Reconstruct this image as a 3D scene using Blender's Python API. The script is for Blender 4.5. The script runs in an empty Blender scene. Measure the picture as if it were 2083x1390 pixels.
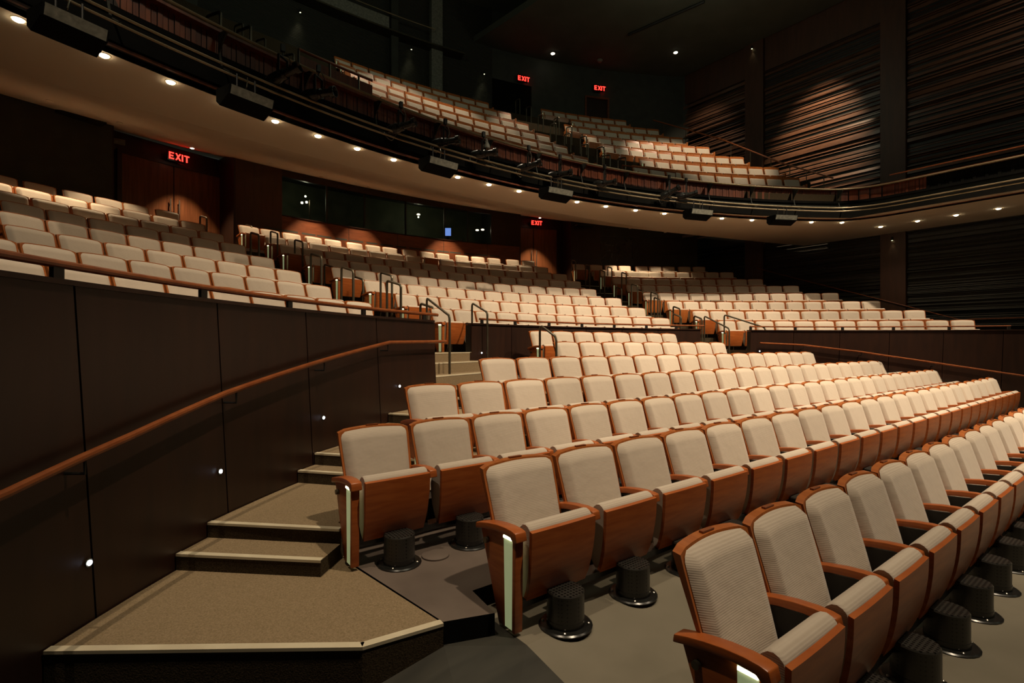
import bpy, bmesh, math, random
from mathutils import Vector, Matrix
random.seed(7)
R_ = math.radians
COL = bpy.context.scene.collection
# world frame: x = across the house, y = away from the stage, z = up
CAM = (-8.1816, 0.0, 1.6444); HEAD = R_(52.628)
CP = (-0.77, -2.855)       # centre of the raised-block rows
CB = (-1.555, -8.33)       # centre of the balcony rows
SW = 12.5                  # plane of the slatted side wall

# ---------------------------------------------------------------- materials
MATS = {}
def mat(name, col, rough=.6, metal=0., spec=.5, emit=None, estr=0., nodes=None):
    m = bpy.data.materials.new(name); m.use_nodes = True
    nt = m.node_tree; b = nt.nodes['Principled BSDF']
    b.inputs['Base Color'].default_value = (*col, 1); b.inputs['Roughness'].default_value = rough
    b.inputs['Metallic'].default_value = metal; b.inputs['Specular IOR Level'].default_value = spec
    if emit:
        b.inputs['Emission Color'].default_value = (*emit, 1); b.inputs['Emission Strength'].default_value = estr
    if nodes: nodes(nt, b)
    MATS[name] = m; return m
def coords(nt, scale, kind='Object', rot=(0,0,0)):
    tc = nt.nodes.new('ShaderNodeTexCoord'); mp = nt.nodes.new('ShaderNodeMapping')
    mp.inputs['Scale'].default_value = scale; mp.inputs['Rotation'].default_value = rot
    nt.links.new(tc.outputs[kind], mp.inputs['Vector']); return mp.outputs['Vector']
def ramp_noise(c0, c1, scale, nscale=4., detail=6., kind='Object', bump=0., lo=.3, hi=.7, rot=(0,0,0), dist=.3):
    def f(nt, b):
        v = coords(nt, scale, kind, rot)
        n = nt.nodes.new('ShaderNodeTexNoise'); n.inputs['Scale'].default_value = nscale; n.inputs['Detail'].default_value = detail
        n.inputs['Distortion'].default_value = dist
        nt.links.new(v, n.inputs['Vector'])
        r = nt.nodes.new('ShaderNodeValToRGB'); r.color_ramp.elements[0].color = (*c0,1); r.color_ramp.elements[1].color = (*c1,1)
        r.color_ramp.elements[0].position = lo; r.color_ramp.elements[1].position = hi
        nt.links.new(n.outputs['Fac'], r.inputs['Fac']); nt.links.new(r.outputs['Color'], b.inputs['Base Color'])
        if bump:
            bp = nt.nodes.new('ShaderNodeBump'); bp.inputs['Strength'].default_value = bump; bp.inputs['Distance'].default_value = .01
            nt.links.new(n.outputs['Fac'], bp.inputs['Height']); nt.links.new(bp.outputs['Normal'], b.inputs['Normal'])
    return f
def fabric_nodes(nt, b):
    v = coords(nt, (1,1,1))
    w = nt.nodes.new('ShaderNodeTexWave'); w.wave_type='BANDS'; w.bands_direction='Z'; w.inputs['Scale'].default_value = 36
    w.inputs['Distortion'].default_value = .15; w.inputs['Detail'].default_value = 1
    nt.links.new(v, w.inputs['Vector'])
    n = nt.nodes.new('ShaderNodeTexNoise'); n.inputs['Scale'].default_value = 5; n.inputs['Detail'].default_value = 3
    nt.links.new(v, n.inputs['Vector'])
    r = nt.nodes.new('ShaderNodeValToRGB')
    r.color_ramp.elements[0].color = (.555,.465,.375,1); r.color_ramp.elements[1].color = (.625,.535,.44,1)
    nt.links.new(w.outputs['Fac'], r.inputs['Fac'])
    oi = nt.nodes.new('ShaderNodeObjectInfo'); hs = nt.nodes.new('ShaderNodeHueSaturation')
    mr = nt.nodes.new('ShaderNodeMapRange'); mr.inputs['To Min'].default_value=.92; mr.inputs['To Max'].default_value=1.05
    nt.links.new(oi.outputs['Random'], mr.inputs['Value']); nt.links.new(mr.outputs['Result'], hs.inputs['Value'])
    nt.links.new(r.outputs['Color'], hs.inputs['Color']); nt.links.new(hs.outputs['Color'], b.inputs['Base Color'])
    bp = nt.nodes.new('ShaderNodeBump'); bp.inputs['Strength'].default_value=.14; bp.inputs['Distance'].default_value=.003
    nt.links.new(w.outputs['Fac'], bp.inputs['Height'])
    b2 = nt.nodes.new('ShaderNodeBump'); b2.inputs['Strength'].default_value=.35; b2.inputs['Distance'].default_value=.03
    nt.links.new(n.outputs['Fac'], b2.inputs['Height']); nt.links.new(bp.outputs['Normal'], b2.inputs['Normal'])
    nt.links.new(b2.outputs['Normal'], b.inputs['Normal'])
    b.inputs['Sheen Weight'].default_value = .25
mat('fabric', (.56,.47,.37), .95, spec=.15, nodes=fabric_nodes)
mat('wood', (.42,.12,.03), .34, nodes=ramp_noise((.34,.078,.016),(.47,.13,.030),(2,2,14),2.5,5,dist=.6))
mat('wood_band', (.4,.12,.03), .36, nodes=ramp_noise((.34,.09,.018),(.46,.145,.034),(14,2,2),2.5,5,dist=.6))
mat('wall_wood', (.05,.018,.010), .38, nodes=ramp_noise((.020,.009,.006),(.032,.013,.0075),(3,3,.5),3,6))
mat('booth_wood', (.16,.045,.018), .38, nodes=ramp_noise((.12,.032,.013),(.21,.065,.026),(1,1,7),2.5,6,dist=1.2))
mat('door_wood', (.17,.055,.02), .36, nodes=ramp_noise((.12,.036,.012),(.22,.075,.028),(9,9,.6),2,6))
mat('fascia_wood', (.17,.04,.014), .38, nodes=ramp_noise((.10,.022,.009),(.22,.055,.018),(6,6,.4),2.2,3))
mat('rail_wood', (.26,.075,.022), .32, nodes=ramp_noise((.20,.05,.014),(.30,.09,.026),(5,5,5),2.5,4))
mat('slat_wood', (.12,.06,.035), .30, nodes=ramp_noise((.085,.042,.026),(.14,.068,.04),(1,1.5,6),2,5))
mat('pillar_wood', (.12,.045,.022), .5, nodes=ramp_noise((.055,.024,.014),(.08,.034,.019),(4,4,.6),2,5))
mat('dark_panel', (.020,.021,.017), .7, nodes=ramp_noise((.030,.032,.025),(.044,.046,.036),(1,1,1),3,4))
mat('ceiling_paint', (.028,.029,.024), .85, nodes=ramp_noise((.062,.066,.050),(.080,.084,.065),(1,1,1),1.2,3))
mat('soffit_paint', (.76,.65,.50), .85, nodes=ramp_noise((.74,.63,.48),(.78,.67,.52),(1,1,1),.8,3))
mat('black', (.010,.010,.009), .45, nodes=ramp_noise((.008,.008,.007),(.013,.013,.012),(1,1,1),6,2))
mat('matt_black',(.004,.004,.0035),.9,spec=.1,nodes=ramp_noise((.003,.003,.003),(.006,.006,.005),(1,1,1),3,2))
mat('black_gloss', (.012,.012,.011), .25, nodes=ramp_noise((.010,.010,.009),(.016,.016,.015),(1,1,1),6,2))
mat('bronze', (.13,.115,.08), .38, metal=.75, nodes=ramp_noise((.11,.095,.065),(.16,.14,.10),(1,1,1),4,2))
mat('pipe', (.30,.24,.15), .4, metal=.6, nodes=ramp_noise((.24,.19,.11),(.36,.29,.19),(1,1,1),2,3))
mat('steel', (.62,.58,.5), .28, metal=.95, nodes=ramp_noise((.56,.52,.45),(.66,.62,.55),(1,1,1),5,2))
mat('grey_panel', (.2,.2,.17), .6, nodes=ramp_noise((.12,.12,.10),(.24,.24,.20),(6,6,6),2.5,5))
mat('booth_green',(.10,.11,.06),.8,nodes=ramp_noise((.06,.068,.04),(.12,.13,.075),(1,1,1),1.5,3))
mat('green_panel', (.035,.038,.024), .6, nodes=ramp_noise((.028,.030,.020),(.042,.045,.03),(1,1,1),3,3))
mat('nosing', (.66,.58,.42), .55, nodes=ramp_noise((.60,.52,.37),(.70,.62,.45),(1,1,1),6,3))
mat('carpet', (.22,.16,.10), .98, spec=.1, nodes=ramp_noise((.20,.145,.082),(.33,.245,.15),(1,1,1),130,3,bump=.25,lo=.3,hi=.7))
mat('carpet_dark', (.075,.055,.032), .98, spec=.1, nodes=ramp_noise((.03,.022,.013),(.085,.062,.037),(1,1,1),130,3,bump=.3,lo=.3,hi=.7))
def concrete_nodes(nt, b):
    ramp_noise((.15,.132,.092),(.21,.185,.135),(1,1,1),1.6,8,bump=.05,lo=.3,hi=.7)(nt,b)
mat('concrete', (.15,.135,.10), .7, nodes=concrete_nodes)
mat('concrete_warm', (.13,.10,.08), .75, nodes=ramp_noise((.105,.078,.062),(.16,.122,.098),(1,1,1),2.2,8,bump=.05))
mat('stage_floor', (.03,.03,.022), .6, nodes=ramp_noise((.022,.021,.016),(.045,.042,.032),(.6,3,1),3,8))
def perf_nodes(nt, b):
    v = coords(nt, (1,1,1))
    vo = nt.nodes.new('ShaderNodeTexVoronoi'); vo.inputs['Scale'].default_value = 46; vo.inputs['Randomness'].default_value = .05
    nt.links.new(v, vo.inputs['Vector'])
    r = nt.nodes.new('ShaderNodeValToRGB'); r.color_ramp.elements[0].color=(.001,.001,.001,1); r.color_ramp.elements[1].color=(.032,.030,.026,1)
    r.color_ramp.elements[0].position=.28; r.color_ramp.elements[1].position=.36
    nt.links.new(vo.outputs['Distance'], r.inputs['Fac']); nt.links.new(r.outputs['Color'], b.inputs['Base Color'])
    bp = nt.nodes.new('ShaderNodeBump'); bp.inputs['Strength'].default_value=.8; bp.inputs['Distance'].default_value=.006
    nt.links.new(r.outputs['Color'], bp.inputs['Height']); nt.links.new(bp.outputs['Normal'], b.inputs['Normal'])
mat('perforated', (.02,.02,.018), .35, nodes=perf_nodes)
def ribbed_nodes(nt, b):
    v = coords(nt, (1,1,1))
    w = nt.nodes.new('ShaderNodeTexWave'); w.bands_direction='Z'; w.inputs['Scale'].default_value=6; w.inputs['Distortion'].default_value=0
    nt.links.new(v, w.inputs['Vector'])
    bp = nt.nodes.new('ShaderNodeBump'); bp.inputs['Strength'].default_value=1; bp.inputs['Distance'].default_value=.02
    nt.links.new(w.outputs['Fac'], bp.inputs['Height']); nt.links.new(bp.outputs['Normal'], b.inputs['Normal'])
mat('ribbed_panel', (.034,.033,.026), .6, nodes=ribbed_nodes)
mat('lamp_warm', (1,.9,.7), .5, emit=(1,.80,.50), estr=26)
mat('lamp_soft', (1,.9,.7), .5, emit=(1,.86,.62), estr=7)
mat('lamp_cool', (.8,.9,1), .5, emit=(.72,.84,1), estr=22)
mat('lamp_green', (.9,.9,.6), .5, emit=(.85,.85,.42), estr=5)
mat('exit_red', (.9,.03,.02), .5, emit=(1,.018,.012), estr=7)
mat('strip_glass', (.62,.70,.48), .35, emit=(.62,.72,.36), estr=.22, nodes=ramp_noise((.56,.66,.44),(.68,.74,.52),(1,1,1),8,2))
mat('strip_lamp', (1,1,.8), .4, emit=(1,.95,.62), estr=3.2)
mat('screen_blue', (.1,.2,.6), .4, emit=(.16,.28,.72), estr=.9)
m = mat('glass', (.9,.95,.92), .02)
m.node_tree.nodes['Principled BSDF'].inputs['Transmission Weight'].default_value = 1.0
m.node_tree.nodes['Principled BSDF'].inputs['IOR'].default_value = 1.08

# ---------------------------------------------------------------- mesh helpers
class MB:
    def __init__(s): s.v=[]; s.f=[]; s.m=[]
    def add(s, vs, fs, mi=0):
        o=len(s.v); s.v+= [tuple(x) for x in vs]
        for f in fs: s.f.append(tuple(i+o for i in f)); s.m.append(mi)
    def box(s, x0,x1,y0,y1,z0,z1, mi=0, M=None):
        vs=[(x,y,z) for z in (z0,z1) for y in (y0,y1) for x in (x0,x1)]
        if M is not None: vs=[M@Vector(v) for v in vs]
        s.add(vs,[(0,2,3,1),(4,5,7,6),(0,1,5,4),(2,6,7,3),(0,4,6,2),(1,3,7,5)],mi)
    def quad_strip(s, a, b, mi=0, close=False):
        n=len(a); o=len(s.v); s.v+=[tuple(x) for x in a]+[tuple(x) for x in b]
        for i in range(n if close else n-1):
            j=(i+1)%n; s.f.append((o+i,o+j,o+n+j,o+n+i)); s.m.append(mi)
    def prism(s, poly, z0, z1, mi=0, side=None):
        n=len(poly); zf=(lambda p:z0) if not callable(z0) else z0
        a=[(p[0],p[1],z0) for p in poly]; b=[(p[0],p[1],z1) for p in poly]
        s.add(a+b,[tuple(range(n,2*n))],mi); 
        s.add(a,[tuple(range(n-1,-1,-1))],mi if side is None else side)
        s.quad_strip(a,b,mi if side is None else side,True)
    def extrude_x(s, prof, x0, x1, mi=0, capmi=None):   # prof: (y,z)
        a=[(x0,p[0],p[1]) for p in prof]; b=[(x1,p[0],p[1]) for p in prof]; n=len(prof)
        s.quad_strip(a,b,mi,True); c=mi if capmi is None else capmi
        s.add(a,[tuple(range(n))],c); s.add(b,[tuple(range(n-1,-1,-1))],c)
    def sweep(s, path, prof, mi=0, cap=True):
        # path: list of (pos Vector, outward Vector) ; prof: (out, z)
        rings=[[p+o*a+Vector((0,0,z)) for a,z in prof] for p,o in path]
        n=len(prof); o0=len(s.v)
        for r in rings: s.v+=[tuple(x) for x in r]
        for i in range(len(rings)-1):
            for k in range(n):
                k2=(k+1)%n; s.f.append((o0+i*n+k,o0+(i+1)*n+k,o0+(i+1)*n+k2,o0+i*n+k2)); s.m.append(mi)
        if cap:
            s.f.append(tuple(o0+k for k in range(n))); s.m.append(mi)
            s.f.append(tuple(o0+(len(rings)-1)*n+k for k in range(n-1,-1,-1))); s.m.append(mi)
    def tube(s, pts, r, seg=8, mi=0, cap=True):
        pts=[Vector(p) for p in pts]; rings=[]; up=None
        for i,p in enumerate(pts):
            d=(pts[min(i+1,len(pts)-1)]-pts[max(i-1,0)]).normalized()
            if up is None:
                up=Vector((0,0,1)) if abs(d.z)<.9 else Vector((1,0,0))
            a=d.cross(up).normalized(); up=a.cross(d).normalized()
            rings.append([p+(a*math.cos(2*math.pi*k/seg)+up*math.sin(2*math.pi*k/seg))*(r if not hasattr(r,'__len__') else r[i]) for k in range(seg)])
        for i in range(len(rings)-1): s.quad_strip(rings[i],rings[i+1],mi,True)
        if cap:
            s.add(rings[0],[tuple(range(seg-1,-1,-1))],mi); s.add(rings[-1],[tuple(range(seg))],mi)
    def lathe(s, prof, seg=20, mi=0, M=None):   # prof (r,z)
        rings=[[(r*math.cos(2*math.pi*k/seg),r*math.sin(2*math.pi*k/seg),z) for k in range(seg)] for r,z in prof]
        if M is not None: rings=[[M@Vector(v) for v in r] for r in rings]
        for i in range(len(rings)-1): s.quad_strip(rings[i],rings[i+1],mi,True)
        s.add(rings[0],[tuple(range(seg-1,-1,-1))],mi); s.add(rings[-1],[tuple(range(seg))],mi)
    def mesh(s, name, mats, smooth=True, ang=35):
        me=bpy.data.meshes.new(name); me.from_pydata(s.v,[],s.f); me.update()
        bm=bmesh.new(); bm.from_mesh(me); bmesh.ops.remove_doubles(bm,verts=bm.verts,dist=1e-5)
        bmesh.ops.recalc_face_normals(bm,faces=bm.faces) if len(s.f)<60000 else None
        bm.to_mesh(me); bm.free()
        for mm in mats: me.materials.append(MATS[mm])
        if smooth:
            for p in me.polygons: p.use_smooth=True
            me.set_sharp_from_angle(angle=R_(ang))
        return me
    def build(s, name, mats, parent=None, **kw):
        if isinstance(mats,str): mats=[mats]
        # material indices survive because faces keep their order through from_pydata
        me=bpy.data.meshes.new(name); me.from_pydata(s.v,[],s.f); me.update()
        for mm in mats: me.materials.append(MATS[mm])
        if len(mats)>1: me.polygons.foreach_set('material_index', s.m)
        bm=bmesh.new(); bm.from_mesh(me); bmesh.ops.remove_doubles(bm,verts=bm.verts,dist=1e-5)
        bmesh.ops.recalc_face_normals(bm,faces=bm.faces)
        bm.to_mesh(me); bm.free()
        if kw.get('smooth',True):
            for p in me.polygons: p.use_smooth=True
            me.set_sharp_from_angle(angle=R_(kw.get('ang',35)))
        o=bpy.data.objects.new(name, me); COL.objects.link(o)
        if parent is not None: o.parent=parent
        bev=kw.get('bevel')
        if bev:
            b=o.modifiers.new('edge','BEVEL'); b.width=bev; b.segments=2; b.limit_method='ANGLE'; b.angle_limit=R_(40)
        return o
def empty(name, loc=(0,0,0), rz=0):
    o=bpy.data.objects.new(name,None); COL.objects.link(o); o.location=loc; o.rotation_euler=(0,0,rz); o.empty_display_size=.2; return o
def tag(o, label=None, cat=None, group=None, kind=None):
    if label: o['label']=label
    if cat: o['category']=cat
    if group: o['group']=group
    if kind: o['kind']=kind
    return o
def struct(o): o['kind']='structure'; return o
def pol(C, R, th, z=0.):
    a=R_(th); return Vector((C[0]+R*math.sin(a), C[1]+R*math.cos(a), z))
def arc(C, R, t0, t1, n, z=0., clip=None):
    out=[]
    for i in range(n+1):
        p=pol(C,R,t0+(t1-t0)*i/n,z)
        if clip is not None and p.x>clip: p.x=clip
        out.append(p)
    return out
def arcbox(mb, C, R0, R1, t0, t1, z0, z1, n=24, mi=0, clip=None, side=None):
    poly=[tuple(p[:2]) for p in arc(C,R0,t0,t1,n,clip=clip)]+[tuple(p[:2]) for p in reversed(arc(C,R1,t0,t1,n,clip=clip))]
    a=poly; N=n+1
    lo=[(x,y,z0) for x,y in a]; hi=[(x,y,z1) for x,y in a]
    mb.quad_strip(lo,hi,mi if side is None else side,True)
    mb.quad_strip(hi[:N],list(reversed(hi[N:])),mi); mb.quad_strip(lo[:N],list(reversed(lo[N:])),mi)
ORD='first second third fourth fifth sixth seventh eighth ninth tenth eleventh twelfth thirteenth fourteenth fifteenth sixteenth seventeenth eighteenth nineteenth twentieth twenty-first twenty-second twenty-third twenty-fourth twenty-fifth twenty-sixth twenty-seventh twenty-eighth twenty-ninth thirtieth'.split()

# ---------------------------------------------------------------- the theatre seat (local: x along the row, -y to the stage)
REC = .155/.42   # recline of the back
def back_y(z): return (z-.80)*.30 if z<.80 else (z-.80)*.30
def seat_shell():
    mb=MB(); nx=10; zs=[.34,.42,.52,.62,.70,.76,.80]
    front=[];back=[]
    for zi,z in enumerate(zs+['top']):
        rf=[];rb=[]
        for i in range(nx+1):
            x=-1+2*i/nx
            if z=='top': zz=.820+.016*(1-x*x)
            else: zz=z
            w=.247+.020*min(1,(zz-.34)/.42)
            if z=='top' and abs(x)>.99: zz-=.010
            y=back_y(zz)-.020*x*x+.012
            rf.append((x*w,y,zz)); rb.append((x*w*.985,y+.020+.020*min(1,max(0,(zz-.5)/.3)),zz+(0.004 if z=='top' else 0)))
        front.append(rf); back.append(rb)
    for k in range(len(front)-1):
        mb.quad_strip(front[k],front[k+1]); mb.quad_strip(back[k],back[k+1])
    mb.quad_strip(front[0],back[0]); mb.quad_strip(front[-1],back[-1])
    mb.quad_strip([r[0] for r in front],[r[0] for r in back]); mb.quad_strip([r[-1] for r in front],[r[-1] for r in back])
    return mb
def seat_pad():
    mb=MB(); nx=14; nz=14
    z0,z1=.36,.812
    def P(u,v):  # u -1..1, v 0..1
        w=(.232+.021*v)
        zz=z0+(z1-z0)*v+.014*(1-u*u)*v
        x=u*w
        # rounded upper corners
        e=max(abs(u)-.86,0)/.14; ev=max(v-.90,0)/.10
        if e>0 and ev>0:
            q=math.hypot(e,ev)
            if q>1: k=1/q; e2=e*k; ev2=ev*k; x=math.copysign(.86+.14*e2,u)*w; zz=z0+(z1-z0)*(.90+.10*ev2)+.014*(1-u*u)*v
        edge=min(1,(1-abs(u))/.16, (1-v)/.10, 1)
        edge=max(0,edge); t=.048*math.sqrt(1-(1-edge)**2)
        t+=.010*(1-u*u)*math.sin(math.pi*min(1,v*1.1)) 
        y=back_y(zz)-.020*u*u+.012 - t-.001
        return (x,y,zz)
    rows=[[P(-1+2*i/nx,j/nz) for i in range(nx+1)] for j in range(nz+1)]
    for j in range(nz): mb.quad_strip(rows[j],rows[j+1])
    return mb
PANEL=[(-.414,.548),(-.413,.50),(-.410,.44),(-.402,.37),(-.390,.30),(-.371,.23),(-.345,.165)]
def seat_panel():   # moulded wooden underside of the folded seat
    mb=MB(); prof=PANEL+[(y+.022,z+.006) for y,z in reversed(PANEL)]
    nx=6; cols=[]
    for i in range(nx+1):
        x=-1+2*i/nx
        cols.append([(x*(.234-.016*max(0,(.45-z)/.3)),y-.004*(1-x*x),z) for y,z in prof])
    for i in range(nx): mb.quad_strip(cols[i],cols[i+1],0,True)
    mb.add(cols[0],[tuple(range(len(prof)))]); mb.add(cols[-1],[tuple(range(len(prof)-1,-1,-1))])
    return mb
def seat_cushion():
    prof=[(-.393,.546),(-.388,.560),(-.373,.574),(-.352,.582),(-.330,.578),(-.308,.561),(-.286,.530),(-.262,.487),(-.240,.43),(-.240,.36),(-.252,.28),(-.285,.20),(-.318,.160),(-.352,.225),(-.378,.30),(-.395,.38),(-.400,.47)]
    mb=MB(); xs=[-1,-.97,-.90,-.5,0,.5,.90,.97,1]; cy,cz=-.33,.38; cols=[]
    for x in xs:
        k=1-(.05 if abs(x)==1 else .012 if abs(x)==.97 else 0)
        cols.append([(x*(.229-.014*max(0,(.45-z)/.3)),cy+(y-cy)*k,cz+(z-cz)*(1-(1-k)*.5)) for y,z in prof])
    for i in range(len(xs)-1): mb.quad_strip(cols[i],cols[i+1],0,True)
    mb.add(cols[0],[tuple(range(len(prof)))]); mb.add(cols[-1],[tuple(range(len(prof)-1,-1,-1))])
    return mb
def arm_mesh(w=.056):
    top=[(-.005,.516),(-.06,.531),(-.13,.546),(-.21,.558),(-.29,.563),(-.345,.560),(-.376,.553)]
    bot=[(-.388,.506),(-.352,.499),(-.330,.520),(-.25,.524),(-.15,.514),(-.07,.498),(-.0,.482)]
    mb=MB(); mb.extrude_x(top+bot,-w/2,w/2); return mb
def end_panel_mb():
    mb=MB(); mb.extrude_x([(-.03,.500),(-.258,.522),(-.258,.02),(-.205,.02)],-.018,.018); return mb
def post_mb():
    mb=MB(); mb.extrude_x([(-.338,.516),(-.366,.512),(-.358,.02),(-.332,.02)],-.026,.026); return mb
SEATPARTS={}
def part_mesh(key, mb, mats, bevel=None):
    o=mb.build(key, mats, None)
    SEATPARTS[key]=o; return o
def make_seat():
    root=empty('theatre_seat')
    sh=seat_shell().build('back_shell','wood_band',root,ang=50)
    pd=seat_pad().build('back_pad','fabric',root,ang=80)
    pn=seat_panel().build('seat_panel','wood',root,ang=30)
    cu=seat_cushion().build('seat_cushion','fabric',root,ang=55)
    ar=arm_mesh().build('armrest','wood',root,bevel=.006); ar.location.x=-.28
    return root
def apply_bevel(o):
    dg=bpy.context.evaluated_depsgraph_get(); me=bpy.data.meshes.new_from_object(o.evaluated_get(dg)); o.modifiers.clear(); o.data=me
    for p in me.polygons: p.use_smooth=True
    me.set_sharp_from_angle(angle=R_(35))
proto=make_seat()
def lower_parts(root):
    mb=MB(); mb.extrude_x([(-.04,.48),(-.10,.50),(-.30,.52),(-.30,.42),(-.27,.17),(-.18,.17),(-.13,.30)],-.292,-.268); s=mb.build('side_standard','black',root)
    mb=MB(); mb.lathe([(.006,-.002),(.006,.002)],8,0,Matrix.Translation((-.265,-.17,.43))@Matrix.Rotation(R_(90),4,'Y')); mb.build('screw','steel',s)
    mb=MB(); mb.box(-.28,.28,-.345,-.255,.135,.175); mb.box(-.03,.03,-.34,-.20,.175,.26); mb.build('support_beam','black_gloss',root)
    mb=MB(); mb.lathe([(.102,0.005),(.102,.188),(.097,.196),(.0,.198)],24,0,Matrix.Translation((.0,-.415,0)))
    pe=mb.build('air_pedestal','perforated',root,ang=30)
    mb=MB(); mb.lathe([(.147,0.0),(.147,.006),(.138,.012),(.106,.014),(.104,.045)],24,0,Matrix.Translation((.0,-.415,0)))
    fl=mb.build('flange','black_gloss',pe,ang=30)
    mb=MB()
    for k in range(4):
        a=R_(45+90*k); mb.lathe([(.008,.008),(.008,.018),(.004,.021)],8,0,Matrix.Translation((.124*math.cos(a),-.415+.124*math.sin(a),0)))
    mb.build('bolts','steel',pe)
    mb=MB(); mb.box(-.045,.045,.030,.050,.838,.8465); mb.build('number_plate','rail_wood',root)
lower=empty('tmp'); lower_parts(lower)
# end standard parts
ends=empty('tmp2')
end_panel_mb().build('end_panel','wood',ends,bevel=.004)
post_mb().build('end_post','wood',ends,bevel=.004)
mb=MB(); mb.extrude_x([(-.258,.520),(-.340,.516),(-.334,.03),(-.270,.03)],-.023,-.015); mb.build('light_panel','strip_glass',ends)
mb=MB(); mb.box(-.030,-.012,-.336,-.262,.503,.516); mb.build('strip_lamp','strip_lamp',ends)
mb=MB(); mb.lathe([(.017,-.020),(.017,.0)],12,0,Matrix.Translation((-.018,-.10,.44))@Matrix.Rotation(R_(90),4,'Y')); mb.build('screw_cap','bronze',ends)
arm_mesh(.072).build('armrest','wood',ends,bevel=.006)
for o in list(proto.children)+list(lower.children)+list(ends.children):
    if o.modifiers: apply_bevel(o)
PC=list(proto.children); LC=list(lower.children); EC=list(ends.children)
def copy_part(o, parent, dx=0., flip=False):
    c=o.copy(); COL.objects.link(c); c.parent=parent; c.location.x+=dx
    if flip: c.scale.x*=-1
    for g in o.children:
        d=g.copy(); COL.objects.link(d); d.parent=c
    return c
SEATS=[]   # (x,y,z,rot,S,row info ..., endL, endR, full)
def place_seat(x,y,z,rot,S,label,group,endL=False,endR=False,full=True,balc=False):
    r=empty('theatre_seat',(x,y,z),rot); r.scale.x=S/.56
    for o in PC:
        if o.name.startswith('armrest') and endL: continue
        c=copy_part(o,r)
        if balc:
            if o.name.startswith('back_pad'): c.scale.z=.86; c.location.z=.05
            elif not o.name.startswith('back_shell'): c.location.z-=.14
    if full:
        for o in LC:
            if o.name.startswith('side_standard') and endL: continue
            copy_part(o,r)
    if endL:
        for o in EC: copy_part(o,r,-.28)
    if endR:
        if full or True:
            for o in EC:
                if o.name.startswith('light') or o.name.startswith('strip') : continue
                copy_part(o,r,.28,True)
    return tag(r,label,'seat',group)

rows=[]   # dicts of seats
# orchestra: row height z, depth n, first edge s0, count, seat width
H=.8206
orch=[('A',1.22,-6.43,24,.534,0.0),('B',2.49,-6.51,23,.567,.105),('C',3.52,-7.00,26,.540,.224),('D',4.36,-6.10,22,.566,.425),('E',5.32,-4.64,16,.583,.630),('F',6.30,-2.52,9,.569,.847),('G',7.33,-2.20,8,.558,1.056)]
orow=['front','second','third','fourth','fifth','sixth','seventh']
allseats=[]
for i,(k,n,s0,N,S,z) in enumerate(orch):
    for j in range(N):
        allseats.append(dict(x=s0+(j+.5)*S,y=n,z=z,rot=0.,S=S,blk='O',row=i,j=j,N=N,endL=j==0,endR=j==N-1))
# raised blocks
RR=[11.61,12.68,13.76,14.81,15.78,16.80,17.81,18.77]; ZF=[1.477,1.807,2.163,2.524,2.882,3.248,3.618,3.988]
def arcrow(C,R,z,blk,row,edges=None,t0=None,N=None,S=.56,dz=0.,first=0):
    if edges is None: edges=[t0+k*math.degrees(S/R) for k in range(N)]
    sw=math.degrees(S/R)
    for k,e in enumerate(edges):
        c=e+sw/2; p=pol(C,R,c,z+dz)
        allseats.append(dict(x=p.x,y=p.y,z=p.z,rot=-R_(c),S=S,blk=blk,row=row,j=k,N=len(edges),endL=k==0,endR=k==len(edges)-1))
cen=[(-14.4,12,.572),(-14.2,13,.570),(-14.0,14,.562),(-14.4,14,.593),(-14.7,15,.593),(-14.9,16,.595)]
for i,(t,N,S) in enumerate(cen): arcrow(CP,RR[i],ZF[i],'C',i,t0=t,N=N,S=S)
w7=math.degrees(.604/RR[6])
arcrow(CP,RR[6],ZF[6],'C',6,edges=[-8.6+k*w7 for k in range(-3,13) if k not in (5,)],S=.604)
arcrow(CP,RR[7],ZF[7],'C',7,edges=[-15.1,-13.36,-11.49,-9.53,-7.67,-5.53,-3.64,-1.85,.3,2.27,4.07,6.35,8.28,10.24,12.59,14.55],S=.575)
lef=[(-21.0,11,.551),(-20.7,10,.538),(-19.9,9,.539),(-19.4,9,.526),(-19.5,8,.56),(-19.2,8,.56),(-18.9,7,.570)]
for i,(te,N,S) in enumerate(lef):
    sw=math.degrees(S/RR[i]); arcrow(CP,RR[i],ZF[i],'L',i,t0=te-N*sw,N=N,S=S)
arcrow(CP,RR[7],ZF[7],'L',7,edges=[-30.1,-28.25,-26.34,-24.63,-23.03,-21.01],S=.55)
rig=[(26.4,12,.536),(25.9,12,.537),(25.0,12,.541),(24.0,12,.538),(23.6,11,.555),(23.4,10,.57)]
for i,(t,N,S) in enumerate(rig): arcrow(CP,RR[i],ZF[i],'R',i,t0=t,N=N,S=S,dz=-.05)
arcrow(CP,RR[6],ZF[6],'R',6,edges=[23.2,25.0,26.8,28.0+.0]+[29.6+1.82*k for k in range(6)],S=.565,dz=-.02)
arcrow(CP,RR[7],ZF[7],'R',7,edges=[21.07,23.33,25.24,27.02,29.18,30.95,32.64,34.63,36.46],S=.55,dz=-.03)
BR=[19.19,20.34,21.38,22.36,23.31,24.30,25.30]; BZ=[6.157,6.878,7.592,8.289,8.987,9.690,10.400]
for i,(te,S,N) in enumerate([(12.3,.548,13),(12.3,.537,14),(12.2,.546,12),(11.5,.55,11),(11.0,.55,11),(10.0,.56,10)]):
    sw=math.degrees(S/BR[i]); arcrow(CB,BR[i],BZ[i],'BC',i,t0=te-N*sw,N=N,S=S)
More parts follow.
